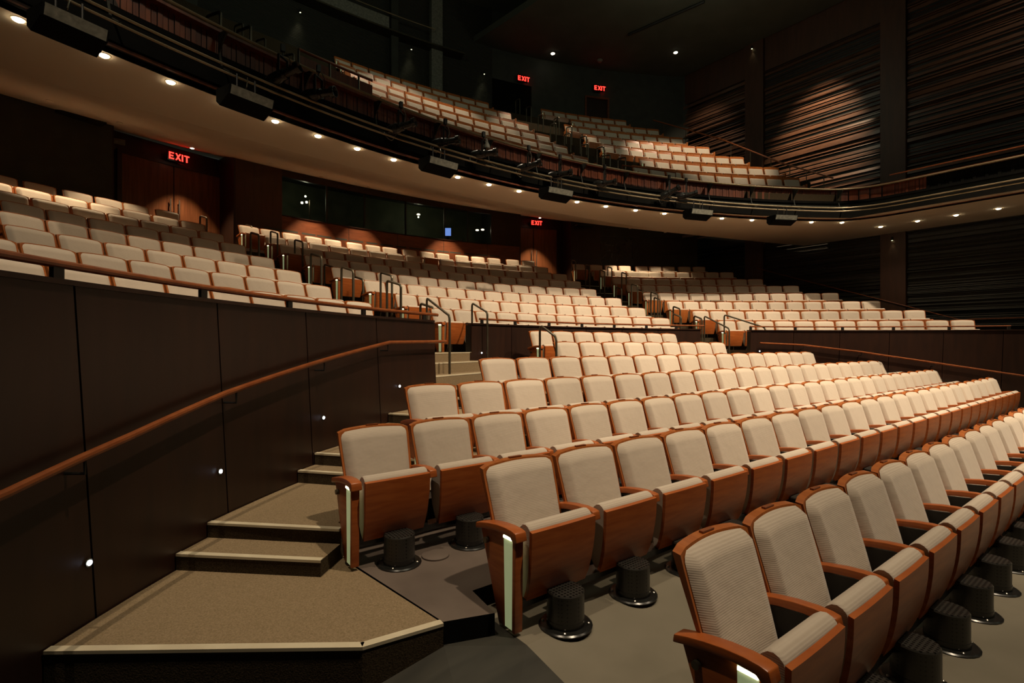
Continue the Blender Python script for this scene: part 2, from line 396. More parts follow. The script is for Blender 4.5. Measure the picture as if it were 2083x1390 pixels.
for i,(te,S,N) in enumerate([(34.1,.582,10),(34.1,.573,9),(32.2,.559,10),(30.1,.570,9),(28.6,.559,9),(27.3,.56,7),(25.0,.56,7)]):
    sw=math.degrees(S/BR[i]); arcrow(CB,BR[i],BZ[i],'BR',i,t0=te-N*sw,N=N,S=S)
# project to choose the individually built 300 that show largest
fw=(math.sin(R_(90)-HEAD)*0,0)
cx,sx_=math.cos(HEAD),math.sin(HEAD)
def project(x,y,z):
    a,b=x-CAM[0],y-CAM[1]
    Y=a*cx+b*sx_; X=a*sx_-b*cx
    if Y<.1: return None
    return 1041.5+1050*X/Y, 700-1050*(z-CAM[2])/Y, Y
vis=[]
for s in allseats:
    q=project(s['x'],s['y'],s['z']+.6); s['q']=q
    if q is None or q[0]<-60 or q[0]>2150 or q[1]<-40 or q[1]>1500: continue
    vis.append(s)
vis.sort(key=lambda s:s['q'][2])
near=vis[:300]; far=vis[300:]
BLOCK={'O':('{o} from the carpeted stair end of the {r} orchestra row','flat orchestra seats'),
 'L':('{o} from the handrailed aisle, {r} row behind the curved parapet','wing seats behind the curved parapet'),
 'C':('{o} from the vomitory aisle, {r} row of the central raised block','central raised block seats'),
 'BC':('{o} from the dark end of the long balcony block, {r} balcony row','balcony block above the control booth'),
 'BR':('{o} from the aisle, {r} row of the balcony far block','balcony block by the slatted wall'),
 'R':('{o} from its aisle, {r} raised row beside the slatted wall','raised seats by the slatted wall')}
rname=['front','second','third','fourth','fifth','sixth','seventh','back']
for s in near:
    b=s['blk']
    if b not in BLOCK: b='C'
    idx=s['j'] if s['blk']!='L' else s['N']-1-s['j']
    t,g=BLOCK[s['blk']] if s['blk'] in BLOCK else ('{o} seat in balcony row {r}','balcony seats')
    rn=orow[s['row']] if s['blk']=='O' else rname[s['row']]
    lab='tan fabric seat, '+t.format(o=ORD[idx],r=rn)
    s['o']=place_seat(s['x'],s['y'],s['z'],s['rot'],s['S'],lab,g+', '+rn+' row',s['endL'],s['endR'],full=s['blk']=='O',balc=s['blk'][0]=='B')
# the rest of the seats as one mass
fm=MB(); 
def far_parts():
    out=[]
    for o in PC:
        mi=1 if o.name.startswith(('back_pad','seat_cushion')) else 0
        me=o.data; off=o.location
        out.append(([tuple(v.co+off) for v in me.vertices],[tuple(p.vertices) for p in me.polygons],mi,o.name.split('.')[0]))
    return out
FPARTS=far_parts()
for s in far:
    M=Matrix.Translation((s['x'],s['y'],s['z']))@Matrix.Rotation(s['rot'],4,'Z')@Matrix.Diagonal((s['S']/.56,1,1,1))
    for vs,fs,mi,nm in FPARTS:
        if s['blk'][0]=='B':
            if nm=='back_pad': vs=[(x,y,.36+(z-.36)*.86) for x,y,z in vs]
            elif nm!='back_shell': vs=[(x,y,z-.14) for x,y,z in vs]
        fm.add([M@Vector(v) for v in vs],fs,mi)
    if s['endL'] or s['endR']:
        dx=-.28 if s['endL'] else .28
        for o,mi in [(o,2 if o.name.startswith('light') else 0) for o in EC if o.name.startswith(('end','light'))]:
            if not s['endL'] and mi==2: continue
            me=o.data; fm.add([M@(v.co+Vector((dx,0,0))) for v in me.vertices],[tuple(p.vertices) for p in me.polygons],mi)
fo=fm.build('theatre_seat_mass',['wood_band','fabric','strip_glass'],ang=50)
tag(fo,'distant tan seats filling the balcony and far raised rows','seats','seats of the balcony and far rows','stuff')
for o in PC+EC+[proto,lower,ends]+[x for o in LC for x in [o]+list(o.children)]:
    bpy.data.objects.remove(o,do_unlink=True)

# ---------------------------------------------------------------- floors
mb=MB(); mb.prism([(-14,-9),(14,-9),(14,1.55),(-14,1.55)],-.2,0.0); f=mb.build('floor','concrete'); struct(f)
mb=MB()
a=[(-7.15,1.55),(12.4,1.55),(12.4,2.10),(-6.86,2.10)]; 
def rampf(s0,s1,m_):
    mb=MB(); p=[(1.45,0.001),(2.05,.105),(2.62,.105)]
    mb.quad_strip([(s0,n,z) for n,z in p],[(s1,n,z) for n,z in p]); mb.quad_strip([(s0,n,z) for n,z in p],[(s0,n,-.2) for n,z in p]); struct(mb.build('floor',m_,smooth=False))
rampf(-6.52,12.4,'concrete'); 
mb=MB(); mb.add([(-7.2,1.4,.001),(-6.52,1.45,.001),(-6.52,2.05,.105),(-6.86,2.30,.105),(-7.27,2.36,.001),(-6.52,2.6,.105),(-6.86,2.6,.105)],[(0,1,2),(0,2,3),(0,3,4),(2,5,6,3)]); struct(mb.build('floor','stage_floor',smooth=False))
mb=MB(); mb.prism([(-14,-9.),(-6.52,-9.),(-6.52,2.4),(-7.27,2.40),(-9.4,3.3),(-14,3.3)],.001,.006); struct(mb.build('floor','stage_floor',smooth=False))
ter=[(.224,2.50,3.62,-6.96),(.425,3.62,4.48,-6.60),(.630,4.48,5.46,-6.15),(.847,5.46,6.44,-4.9),(1.056,6.44,9.9,-4.2)]
for i,(z,n0,n1,s0) in enumerate(ter):
    mb=MB()
    if i==0: poly=[(-6.86,2.31),(-6.60,2.22),(-6.56,2.50),(11,2.50),(11,3.70),(-6.85,3.70),(-6.975,3.27)]
    else:
        sl=s0
        poly=[(sl,n0),(11,n0),(11,n1+.02),(sl+.0,n1+.02)]
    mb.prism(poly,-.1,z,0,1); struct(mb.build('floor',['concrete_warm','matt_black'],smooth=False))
# carpeted stairs along the curved wall
st=empty('carpeted_stairs',(0,0,0)); tag(st,'tan carpeted stairs with cream nosings climbing beside the curved dark wood wall','stairs')
levels=[(.22,-51.7),(.32,-46.65),(.42,-45.0),(.525,-38.9),(.63,-37.5),(.735,-31.4),(.84,-30.2),(.95,-25.2),(1.05,-24.0)]
def nosing(parent, p0, p1, z, w=.040):
    p0=Vector(p0); p1=Vector(p1); d=(p1-p0).normalized(); nrm=Vector((-d.y,d.x))
    mb=MB(); mb.prism([tuple(p0-nrm*.004),tuple(p1-nrm*.004),tuple(p1+nrm*w),tuple(p0+nrm*w)],z-.012,z+.004); return mb.build('nosing_strip','nosing',parent,smooth=False)
RO=9.79
for i,(z,t0) in enumerate(levels):
    t1=levels[i+1][1] if i+1<len(levels) else -20.0
    ri={0:0,1:8.84,2:8.80}.get(i,7.6 if i<5 else 7.4)
    mb=MB()
    if i==0:
        outer=[tuple(pol(CP,RO,t)[:2]) for t in (-51.7,-50,-48.5,-46.4)]
        inner=[tuple(pol(CP,8.80,-44.0)[:2]),(-6.99,3.30),(-6.865,2.30),(-7.27,2.35)]
        poly=outer+inner
    else:
        zz=t1+(.3 if i<len(levels)-1 else 0)
        outer=[tuple(pol(CP,RO,t0+(zz-t0)*k/6)[:2]) for k in range(7)]
        if i==1: inner=[tuple(pol(CP,8.84,t1+.2)[:2]),tuple(pol(CP,8.84,t0)[:2])]
        elif i==2: inner=[tuple(pol(CP,8.86,t1)[:2]),tuple(pol(CP,8.84,-44.9)[:2])]
        else: inner=[tuple(pol(CP,8.3 if i<5 else 7.8,t0+(zz-t0)*k/4)[:2]) for k in range(4,-1,-1)]
        poly=outer+inner
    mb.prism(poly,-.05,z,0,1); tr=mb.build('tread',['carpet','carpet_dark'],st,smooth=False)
    if i==0:
        nosing(tr,tuple(pol(CP,RO,-51.7)[:2]),(-7.27,2.35),z) if False else None
        q0=pol(CP,RO,-51.7); q1=Vector((-7.27,2.35)); q2=Vector((-6.865,2.30))
        nosing(tr,(q1.x,q1.y),(q2.x,q2.y),z); 
        nosing(tr,(q0.x,q0.y),(q1.x,q1.y),z)
    else:
        p0=pol(CP,RO,t0); p1=pol(CP,8.84 if i<3 else 8.35,t0); nosing(tr,(p0.x,p0.y),(p1.x,p1.y),z)
# stair up the vomitory into the raised aisle
vs=empty('vomitory_stairs'); tag(vs,'short pale carpeted flight with cream nosings between parapet and central block','stairs')
for z,r in ((1.20,9.92),(1.36,10.27),(1.50,10.66)):
    mb=MB(); arcbox(mb,CP,r,11.2,-24.0,-13.9,.8,z,8,0); t=mb.build('tread','carpet',vs,smooth=False)
    m2=MB(); arcbox(m2,CP,r-.004,r+.05,-24.0,-13.9,z-.012,z+.004,8); m2.build('nosing_strip','nosing',t,smooth=False)
vs=empty('vomitory_stairs'); tag(vs,'short dark flight between central block and the parapet by the slatted wall','stairs')
for z,r in ((1.20,9.92),(1.36,10.27),(1.50,10.66)):
    mb=MB(); arcbox(mb,CP,r,11.2,19.8,24.6,.8,z,8,0); t=mb.build('tread','carpet',vs,smooth=False)
    m2=MB(); arcbox(m2,CP,r-.004,r+.05,19.8,24.6,z-.012,z+.004,8); m2.build('nosing_strip','nosing',t,smooth=False)
# raised terraces
for i in range(8):
    r0=(RR[i-1]+.10) if i else 11.15; r1=RR[i]+.10 if i<7 else 20.6
    te=[66,59,56,53,50,47,44,42][i]; mb=MB(); arcbox(mb,CP,r0,r1,-58,-13.9 if i==0 else te,ZF[i]-.5,ZF[i],40,0,clip=SW-.02); 
    if i==0:
        arcbox(mb,CP,11.15,r1,-13.9,62,ZF[i]-.5,ZF[i],30,0,clip=SW-.02)
        arcbox(mb,CP,9.97,11.15,-62,-24.4,ZF[i]-.5,ZF[i],20,0); arcbox(mb,CP,10.80,11.15,-13.9,20.5,ZF[i]-.5,ZF[i],20,0); arcbox(mb,CP,9.97,11.15,25.,64,ZF[i]-.5,ZF[i],20,0,clip=SW-.02)
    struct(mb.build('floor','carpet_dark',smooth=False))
for (ta,tb,lab) in ((-20.4,-14.9,'dark carpeted aisle steps between the curved-parapet wing and the central block'),(19.9,24.2,'dark carpeted aisle steps between the central block and the slatted wall block')):
    a=empty('aisle_stairs'); tag(a,lab,'stairs')
    for i in range(1,8):
        mb=MB(); r=RR[i-1]+.10; sh=1.0-.25*i/8
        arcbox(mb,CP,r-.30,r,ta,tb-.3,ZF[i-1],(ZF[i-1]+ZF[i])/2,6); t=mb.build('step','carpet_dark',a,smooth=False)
        m2=MB(); arcbox(m2,CP,r-.302,r-.262,ta,tb-.3,(ZF[i-1]+ZF[i])/2-.01,(ZF[i-1]+ZF[i])/2+.004,6); m2.build('nosing_strip','nosing',t,smooth=False)

# ---------------------------------------------------------------- curved parapet walls
def parapet(name, R, seams, zb, zt, lean, cap=.022):
    w=empty(name); struct(w)
    for a,b in zip(seams[:-1],seams[1:]):
        mb=MB(); n=8
        lo=[pol(CP,R,a+.035+lean+(b-a-.07)*k/n,zb) for k in range(n+1)]; hi=[pol(CP,R,a+.035+(b-a-.07)*k/n,zt) for k in range(n+1)]
        lo2=[pol(CP,R+.03,a+.035+lean+(b-a-.07)*k/n,zb) for k in range(n+1)]; hi2=[pol(CP,R+.03,a+.035+(b-a-.07)*k/n,zt) for k in range(n+1)]
        mb.quad_strip(lo,hi); mb.quad_strip(lo2,hi2); mb.quad_strip(hi,hi2); mb.quad_strip([lo[0],hi[0]],[lo2[0],hi2[0]]); mb.quad_strip([lo[-1],hi[-1]],[lo2[-1],hi2[-1]])
        mb.build('panel','wall_wood',w,smooth=False)
    mb=MB(); arcbox(mb,CP,R+.03,R+.14,seams[0],seams[-1],zb,zt-.01,30); mb.build('core','black',w,smooth=False)
    mb=MB(); arcbox(mb,CP,R-.02,R+.15,seams[0],seams[-1],zt-.004,zt+cap,30); mb.build('cap','wall_wood',w,smooth=False)
    return w
parapet('wall_left',9.8,[-69,-63,-57,-50.7,-44.4,-38.2,-31.5,-24.7],0.0,1.935,.85)
parapet('wall_center',10.65,[-14.0,-8.4,-2.8,2.8,8.4,14.0,20.6],.8,1.985,0)
parapet('wall_right',9.8,[24.6,31,37.5,44,50.5,57,64],0.0,1.945,-.4)
# cheek walls of the vomitories
for (t,ra,rb,zt) in ((-24.7,9.8,11.15,1.93),(-14.0,10.65,11.2,1.5),(20.6,10.65,11.2,1.5),(24.6,9.8,11.15,1.5)):
    p=pol(CP,ra,t); q=pol(CP,rb,t); d=(q-p).normalized(); nn=Vector((-d.y,d.x,0))*.03
    mb=MB(); mb.prism([tuple((p-nn)[:2]),tuple((q-nn)[:2]),tuple((q+nn)[:2]),tuple((p+nn)[:2])],.5,zt); struct(mb.build('wall_vomitory','wall_wood',smooth=False))
def rail_on(name,label,C,R,t0,t1,z,posts,zpost,r=.02,mat_='rail_wood'):
    e=empty(name); tag(e,label,'handrail')
    mb=MB(); mb.tube(arc(C,R,t0,t1,36,z),r,10); mb.build('rail',mat_,e)
    for t in posts:
        mb=MB(); arcbox(mb,C,R-.012,R+.012,t-.17,t+.17,zpost,z,1); mb.build('post','black',e,smooth=False)
    return e
rail_on('parapet_handrail','brown wooden handrail on top of the curved parapet beside the carpeted stairs',CP,9.84,-69,-23.9,2.035,[-63.5,-57.2,-51.0,-44.9,-39.2,-32.5,-25.6],1.95,.021)
rail_on('parapet_handrail','brown wooden handrail above the straight-looking parapet of the central block',CP,10.70,-12.6,21.2,2.085,[-12.3,-7.6,-2.6,2.4,7.4,12.4,17.0],2.0)
rail_on('parapet_handrail','brown wooden handrail on the parapet by the slatted side wall',CP,9.9,24.9,58,2.045,[25.0,31.6,38.2,44.8,51.4,57.8],1.965,.016)
def wall_rail(label, pts, rin=9.70, br=()):
    e=empty('wall_handrail'); tag(e,label,'handrail')
    P=[pol(CP,rin,t,z) for t,z in pts]
    # densify
    Q=[]
    for a,b in zip(pts[:-1],pts[1:]):
        for k in range(6):
            u=k/6; Q.append(pol(CP,rin,a[0]+(b[0]-a[0])*u,a[1]+(b[1]-a[1])*u))
    Q.append(P[-1]); mb=MB(); mb.tube(Q,.021,10); mb.build('rail','rail_wood',e)
    for t,z in br:
        a=pol(CP,rin,t,z-.015); b=pol(CP,rin,t,z-.085); c=pol(CP,9.80,t,z-.085)
        mb=MB(); mb.tube([a,b,c],.008,6); mb.build('bracket','black',e)
wall_rail('reddish wooden handrail sloping up the curved dark wall beside the carpeted stairs',[(-60,.90),(-53.3,1.03),(-51.2,1.092),(-49.3,1.146),(-44.6,1.303),(-38.1,1.475),(-30.8,1.661),(-23.9,1.677)],br=[(-51.0,1.10),(-44.0,1.31),(-37.4,1.485),(-31.0,1.655)])
wall_rail('thin reddish handrail sloping down the far curved wall under the slatted side wall',[(25.5,1.666),(31.9,1.621),(39.9,1.462),(49.1,1.219),(58.8,.946)],br=[(32,1.62),(40,1.46),(49,1.22)])
# step lights
SL=[(-50.23,.525,9.8),(-44.24,.741,9.8),(-36.71,.942,9.8),(-28.91,1.139,9.8),(-12.65,1.488,10.65),(25.9,1.48,9.8)]
SLL=['beside the lowest carpeted landing','above the second pair of carpeted steps','beyond the second wall seam of the stairs','near the top of the carpeted stairs','on the end of the central block wall','at the far vomitory under the slatted wall']
for (t,z,r),lb in zip(SL,SLL):
    p=pol(CP,r-.002,t,z); e=empty('step_light',p,-R_(t)); tag(e,'small round bluish step light '+lb,'light','step lights in the curved walls')
    M=Matrix.Rotation(R_(90),4,'X')
    k=1 if r<10 and t<0 else .9
    mb=MB(); mb.lathe([(.021*k,-.002),(.021*k,.006)],16,0,M); mb.build('bezel','bronze',e)
    mb=MB(); mb.lathe([(.013*k,-.001),(.013*k,.010)],16,0,M); mb.build('lens','lamp_cool',e)

# ---------------------------------------------------------------- aisle U rails
def u_rail(th, R, zf, label, L=.36, h=.97, drop=.10, C=CP, r=.023, post2=None):
    e=empty('aisle_handrail'); tag(e,label,'handrail','aisle handrails')
    a=pol(C,R+L/2,th,zf+h); b=pol(C,R-L/2,th,zf+h-drop); a0=pol(C,R+L/2,th,zf+.15); b0=pol(C,R-L/2,th,(zf-.15) if post2 is None else post2)
    rad=.06
    def corner(p,q,s):
        out=[]
        d1=(q-p).normalized(); d2=(s-q).normalized()
        for k in range(5):
            u=k/4; out.append((q-d1*rad)*(1-u)**2+q*2*u*(1-u)+(q+d2*rad)*u*u)
        return out
    mb=MB(); mb.tube([a0]+corner(a0,a,b)+corner(a,b,b0)+[b0],r,8); mb.build('rail','bronze',e)
def zat(R): 
    for k in range(8):
        if R<RR[k]+.1: return ZF[k]
    return ZF[7]
for k,R in enumerate((11.9,13.2,14.2,16.55,19.05)):
    u_rail(-17.3,R,zat(R-.1),'dark metal handrail in the wing side aisle, %s up from the parapet'%ORD[k])
for k,R in enumerate((11.75,12.95,13.9,15.0,16.3,17.5,18.9)):
    u_rail(-14.0,R+.03,zat(R-.1)+.03,'dark metal handrail beside the central block seats, %s up from its wall'%ORD[k],h=.90)
for k,R in enumerate((11.8,12.9,14.0,15.0,16.2,17.4,18.7)):
    u_rail(21.2,R,zat(R-.1),'dark metal handrail in the aisle toward the slatted wall, %s up'%ORD[k])
for k,R in enumerate((11.75,12.8,13.9,15.0,16.2,17.4)):
    u_rail(24.1,R,zat(R-.1)-.05,'dark metal handrail against the slatted wall block, %s up'%ORD[k])
def long_rail(pts, label, mat_='bronze', r=.019):
    e=empty('stair_handrail'); tag(e,label,'handrail'); mb=MB(); mb.tube(pts,r,8); mb.build('rail',mat_,e); return e
def arch(t0,R0,z0,t1,R1,z1,b0,b1):
    a0=pol(CP,R0,t0,b0);a=pol(CP,R0,t0,z0);b=pol(CP,R1,t1,z1);b0_=pol(CP,R1,t1,b1)
    out=[a0]
    for (p,q,s) in ((a0,a,b),(a,b,b0_)):
        d1=(q-p).normalized(); d2=(s-q).normalized()
        for k in range(5):
            u=k/4; out.append((q-d1*.07)*(1-u)**2+q*2*u*(1-u)+(q+d2*.07)*u*u)
    return out+[b0_]
long_rail(arch(-17.0,11.15,2.42,-20.4,10.1,2.06,1.4,.95),'tall dark metal handrail down the vomitory steps beside the curved parapet end')
long_rail(arch(-11.5,11.1,2.40,-12.4,10.55,2.20,2.0,1.0),'dark metal handrail at the start of the central block parapet')
long_rail([(-2.62,6.52,.85),(-2.62,6.52,1.88),(-2.63,6.49,1.93),(-2.645,6.44,1.935),(-2.77,5.99,1.77),(-2.785,5.95,1.74),(-2.79,5.93,1.69),(-2.79,5.93,.64)],'dark metal handrail standing at the end of the sixth orchestra row')
long_rail(arch(23.0,11.15,2.35,22.6,10.1,2.0,1.4,.95),'dark metal handrail at the far vomitory steps')
long_rail(arch(25.4,11.0,2.38,27.2,9.9,2.02,1.9,1.1),'dark metal handrail where the far parapet begins')

# ---------------------------------------------------------------- lower back wall, doors, booth
ZS=6.95
def wallarc(name,R,t0,t1,z0,z1,m_,n=12,thick=.12,parent=None):
    mb=MB(); arcbox(mb,CP,R,R+thick,t0,t1,z0,z1,n); o=mb.build(name,m_,parent,smooth=False)
    if parent is None: struct(o)
    return o
wallarc('wall_back',19.35,-45,-22.85,3.9,ZS,'dark_panel')
wallarc('wall_back',20.45,-24.4,-13.4,3.9,ZS,'wall_wood')
wallarc('wall_back',19.5,-14.3,-10.45,3.9,ZS,'pillar_wood')
wallarc('wall_back',19.5,-10.45,15.3,3.9,5.47,'booth_wood',24)
wallarc('wall_back',19.5,-10.45,15.3,6.64,ZS,'wall_wood',24)
wallarc('wall_back',19.5,11.85,15.3,5.47,6.64,'wall_wood',4)
wallarc('wall_back',20.45,14.5,22.6,3.9,ZS,'wall_wood')
wallarc('wall_back',19.5,22.0,25.6,3.9,ZS,'wall_wood',4)
wallarc('wall_back',19.5,25.6,38,3.9,4.9,'dark_panel',4); wallarc('wall_back',19.5,25.6,36,6.1,ZS,'dark_panel',4)
wallarc('wall_back',19.55,29.9,38,4.9,6.1,'dark_panel',4)
mb=MB(); arcbox(mb,CP,19.56,19.58,25.6,29.9,4.9,6.1,4); o=mb.build('window_7','black_gloss',smooth=False); struct(o)
for t,ra,rb in ((-22.9,19.35,20.5),(-14.3,19.5,20.5),(15.3,19.5,20.5),(22.0,19.5,20.5)):
    p=pol(CP,ra,t); q=pol(CP,rb,t); d=(q-p).normalized(); nn=Vector((-d.y,d.x,0))*.05
    mb=MB(); mb.prism([tuple((p-nn)[:2]),tuple((q-nn)[:2]),tuple((q+nn)[:2]),tuple((p+nn)[:2])],3.9,ZS); struct(mb.build('wall_return','wall_wood',smooth=False))
# booth panel joints
for t in (-4.2,.9,6.1,11.3):
    wallarc('trim_1',19.497,t-.02,t+.02,3.95,5.47,'black',1,.01)
wallarc('trim_2',19.47,-10.45,11.85,5.455,5.48,'wall_wood',20,.06)
# booth windows
we=[-10.45,-6.35,-2.6,1.8,6.2,8.95,11.85]
for k,(a,b) in enumerate(zip(we[:-1],we[1:])):
    e=empty('window_%d'%(k+1)); struct(e)
    mb=MB(); arcbox(mb,CP,19.52,19.53,a+.06,b-.06,5.48,6.64,4); g=mb.build('glass','glass',e,smooth=False)
    mb=MB(); arcbox(mb,CP,19.50,19.56,b-.07,b+.07,5.48,6.64,1); mb.build('frame','black',e,smooth=False)
# booth interior
wallarc('wall_booth_rear',21.6,-12,13,3.9,7.2,'booth_green')
l=bpy.data.lights.new('booth_glow','POINT'); l.energy=2.2; l.color=(.9,.9,.6); l.shadow_soft_size=.03; o=bpy.data.objects.new('booth_glow',l); COL.objects.link(o); o.location=pol(CP,20.6,4.55,6.45)
l=bpy.data.lights.new('booth_glow','POINT'); l.energy=2.2; l.color=(.9,.9,.6); l.shadow_soft_size=.03; o=bpy.data.objects.new('booth_glow',l); COL.objects.link(o); o.location=pol(CP,20.1,-7.6,6.35)

mb=MB(); arcbox(mb,CP,19.5,21.6,-12,13,5.0,5.05,16); struct(mb.build('floor_booth','dark_panel',smooth=False))
mb=MB(); arcbox(mb,CP,19.5,21.7,-12,13,7.15,7.2,16); struct(mb.build('ceiling_booth','dark_panel',smooth=False))
for t in (-12.,13.):
    p=pol(CP,19.6,t); q=pol(CP,21.6,t); mb=MB(); mb.prism([tuple(p[:2]),tuple(q[:2]),(q.x+.05,q.y+.05),(p.x+.05,p.y+.05)],4.9,7.2); struct(mb.build('wall_booth_side','dark_panel',smooth=False))
e=empty('booth_monitor',pol(CP,19.9,7.1,5.68),-R_(37)); tag(e,'small monitor with blue screen glowing inside the control booth','monitor')
mb=MB(); mb.box(-.13,.13,-.02,.02,0,.34); mb.build('casing','black',e)
mb=MB(); mb.box(-.115,.115,-.026,-.02,.03,.32); mb.build('screen','screen_blue',e)
mb=MB(); mb.box(-.05,.05,-.05,.05,-.13,0); mb.build('stand','black',e)
mb=MB(); M=Matrix.Translation(pol(CP,20.0,8.0,5.46))@Matrix.Rotation(R_(-20),4,'Z')@Matrix.Rotation(R_(-18),4,'Y'); mb.box(-.30,.28,-.16,.16,-.10,.08,0,M)
o=mb.build('script_desk','soffit_paint',smooth=False); tag(o,'pale sloping desk surface beside the blue monitor in the booth','desk')
e=empty('mixing_desk',pol(CP,20.1,3.4,5.05),-R_(3.4)); tag(e,'dark mixing desk with tiny indicator lamps inside the control booth','console')
mb=MB(); mb.box(-1.1,1.1,-.25,.3,0,.42); mb.build('console_body','black',e)
for k in range(9):
    mb=MB(); x=-1+.25*k+random.uniform(-.05,.05); mb.box(x,x+.03,-.05,-.02,.43,.46+.02*(k%3)); mb.build('indicator','lamp_soft',e)
e=empty('booth_task_lamp',pol(CP,20.1,-7.2,5.1)); tag(e,'thin pole lamp with two small bulbs inside the control booth','lamp')
mb=MB(); mb.tube([(0,0,0),(0,0,1.15)],.022,8); mb.build('pole','pipe',e)
for dx in (-.10,-.24):
    mb=MB(); mb.lathe([(.01,-.03),(.035,-.02),(.035,.03),(.01,.04)],10,0,Matrix.Translation((dx,0,1.10+dx*.3))); mb.build('bulb','lamp_soft',e)
for t,R,z,l in ((4.55,20.6,6.55,'round lamp glowing on the booth ceiling'),(11.35,20.0,6.12,'small lit lamp near the booth corner window'),(10.7,20.0,6.08,'dimmer small lamp beside the corner window lamp of the booth')):
    mb=MB(); mb.lathe([(.055,-.02),(.065,.0),(.05,.02)],14,0,Matrix.Translation(pol(CP,R,t,z))); tag(mb.build('booth_lamp','lamp_soft'),l,'lamp')
# doors
def double_door(idx, tc, half, z1, R=20.38):
    d=empty('door_%d'%idx); struct(d)
    for sgn in (-1,1):
        mb=MB(); a,b=(tc-half,tc-.03) if sgn<0 else (tc+.03,tc+half)
        arcbox(mb,CP,R,R+.05,a,b,3.99,z1,1); lf=mb.build('door_leaf','door_wood',d,smooth=False)
        t=tc+sgn*.30; p=pol(CP,R-.07,t,4.55)
        mb=MB(); mb.tube([(p.x,p.y,4.55),(p.x,p.y,5.52)],.016,8)
        for z in (4.7,5.38): mb.tube([(p.x,p.y,z),tuple(pol(CP,R,t,z))],.009,6)
        mb.build('pull_handle','steel',lf)
    mb=MB(); arcbox(mb,CP,R-.03,R+.06,tc-half-.25,tc+half+.25,z1,z1+.09,2); arcbox(mb,CP,R-.03,R+.06,tc-half-.28,tc-half,3.99,z1+.09,1); arcbox(mb,CP,R-.03,R+.06,tc+half,tc+half+.28,3.99,z1+.09,1)
    mb.build('door_frame','wall_wood',d,smooth=False)
double_door(1,-17.75,3.35,6.42); double_door(2,18.1,2.9,6.45)
LET={'E':[(0,0,.2,1),(0,0,.72,.17),(0,.415,.62,.585),(0,.83,.72,1)],'X':'X','I':[(.0,0,.22,1)],'T':[(0,.83,.8,1),(.29,0,.51,1)]}
def exit_sign(loc, rz, h, label):
    e=empty('exit_sign',loc,rz); tag(e,label,'sign')
    mb=MB(); w=h*2.45; mb.box(-w/2,w/2,0,.05,-h*.75,h*.75); mb.build('housing','black_gloss',e)
    mb=MB(); x=-w*.42; k=h
    for ch,adv in (('E',.84),('X',.86),('I',.34),('T',.8)):
        if ch=='X':
            for s in (0,1):
                a=(x,-.5*k) ; 
                x0,x1=(x,x+.56*k) if s==0 else (x+.56*k,x)
                wd=.20*k
                mb.add([(x0,-.006,-.5*k),(x0+wd,-.006,-.5*k),(x1+wd,-.006,.5*k),(x1,-.006,.5*k)],[(0,1,2,3)])
        else:
            for (a,b,c,d2) in LET[ch]: mb.box(x+a*k*.9,x+c*k*.9,-.006,-.001,(b-.5)*k,(d2-.5)*k)
        x+=adv*k
    mb.build('letters','exit_red',e,smooth=False)
exit_sign(pol(CP,20.25,-17.7,6.66),R_(17.7)+R_(-0),.18,'red EXIT sign above the double doors near the curved wing')
exit_sign(pol(CP,20.25,18.2,6.66),-R_(18.2),.17,'red EXIT sign above the orange-lit double doors past the control booth')
exit_sign(pol(CB,26.30,15.3,12.85),-R_(15.3),.19,'red EXIT sign high at the balcony rear over a dark opening')
exit_sign(pol(CB,26.30,23.1,13.0),-R_(23.1),.19,'red EXIT sign over the balcony door near the corner pillar')
mb=MB(); arcbox(mb,CP,19.0,19.3,-26.0,-23.6,6.52,6.62,4); tag(mb.build('wall_air_grille','black'),'long flat black grille on top of the dark wing wall','grille')
mb=MB(); arcbox(mb,CP,19.2,19.45,22.3,24.4,6.42,6.50,4); tag(mb.build('wall_air_grille','black'),'long flat black grille above the dark wall past the second doors','grille')
mb=MB(); mb.box(-.15,.15,-.15,.15,-.04,0,0,Matrix.Translation(pol(CP,19.8,-22.0,6.50))); tag(mb.build('smoke_detector','grey_panel'),'small square detector under the balcony beside the wing wall','detector')

# ---------------------------------------------------------------- slatted side wall and pillars
def slat_wall(n0,n1,z0,z1,seed,mat_,dark=False):
    rnd=random.Random(seed); mb=MB(); z=z0
    mb.box(SW+.10,SW+.16,n0,n1,z0,z1,1)
    while z<z1-.03:
        w=rnd.choice([.025,.04,.05,.08,.11,.035,.06]); dpt=rnd.choice([.02,.04,.05,.07,.09,.10,.03]); tl=rnd.choice([.0,.01,.03,.05])
        zt=min(z+w,z1)
        # slanted upper face catches the light from above
        mb.add([(SW+.10-dpt,n0,z),(SW+.10-dpt,n1,z),(SW+.10-dpt+tl,n1,zt),(SW+.10-dpt+tl,n0,zt),(SW+.10,n0,z),(SW+.10,n1,z),(SW+.10,n1,zt),(SW+.10,n0,zt)],[(0,1,2,3),(3,2,6,7),(0,4,5,1),(0,3,7,4),(1,5,6,2)],0)
        z=zt+rnd.choice([.012,.03,.05,.09,.02])
    o=mb.build('wall_right',[mat_,'black'],smooth=False); return struct(o)
bays=[(-6,5.62),(6.38,10.35),(11.15,15.6)]
for k,(a,b) in enumerate(bays):
    slat_wall(a,b,6.3,12.65 if k>0 else 13.2,11+k,'slat_wood')
    slat_wall(a,b,1.0,7.0 if False else 5.9,21+k,'ribbed_panel')
    mb=MB(); mb.box(SW+.05,SW+.12,a,b,12.65 if k>0 else 13.2,15.5); struct(mb.build('wall_right','pillar_wood',smooth=False))
mb=MB(); mb.box(SW+.02,SW+.12,-6,15.6,5.85,6.35); struct(mb.build('wall_right','dark_panel',smooth=False))
mb=MB(); mb.box(SW+.16,SW+.25,-9,19,-.2,15.6); struct(mb.build('wall_right','black',smooth=False))
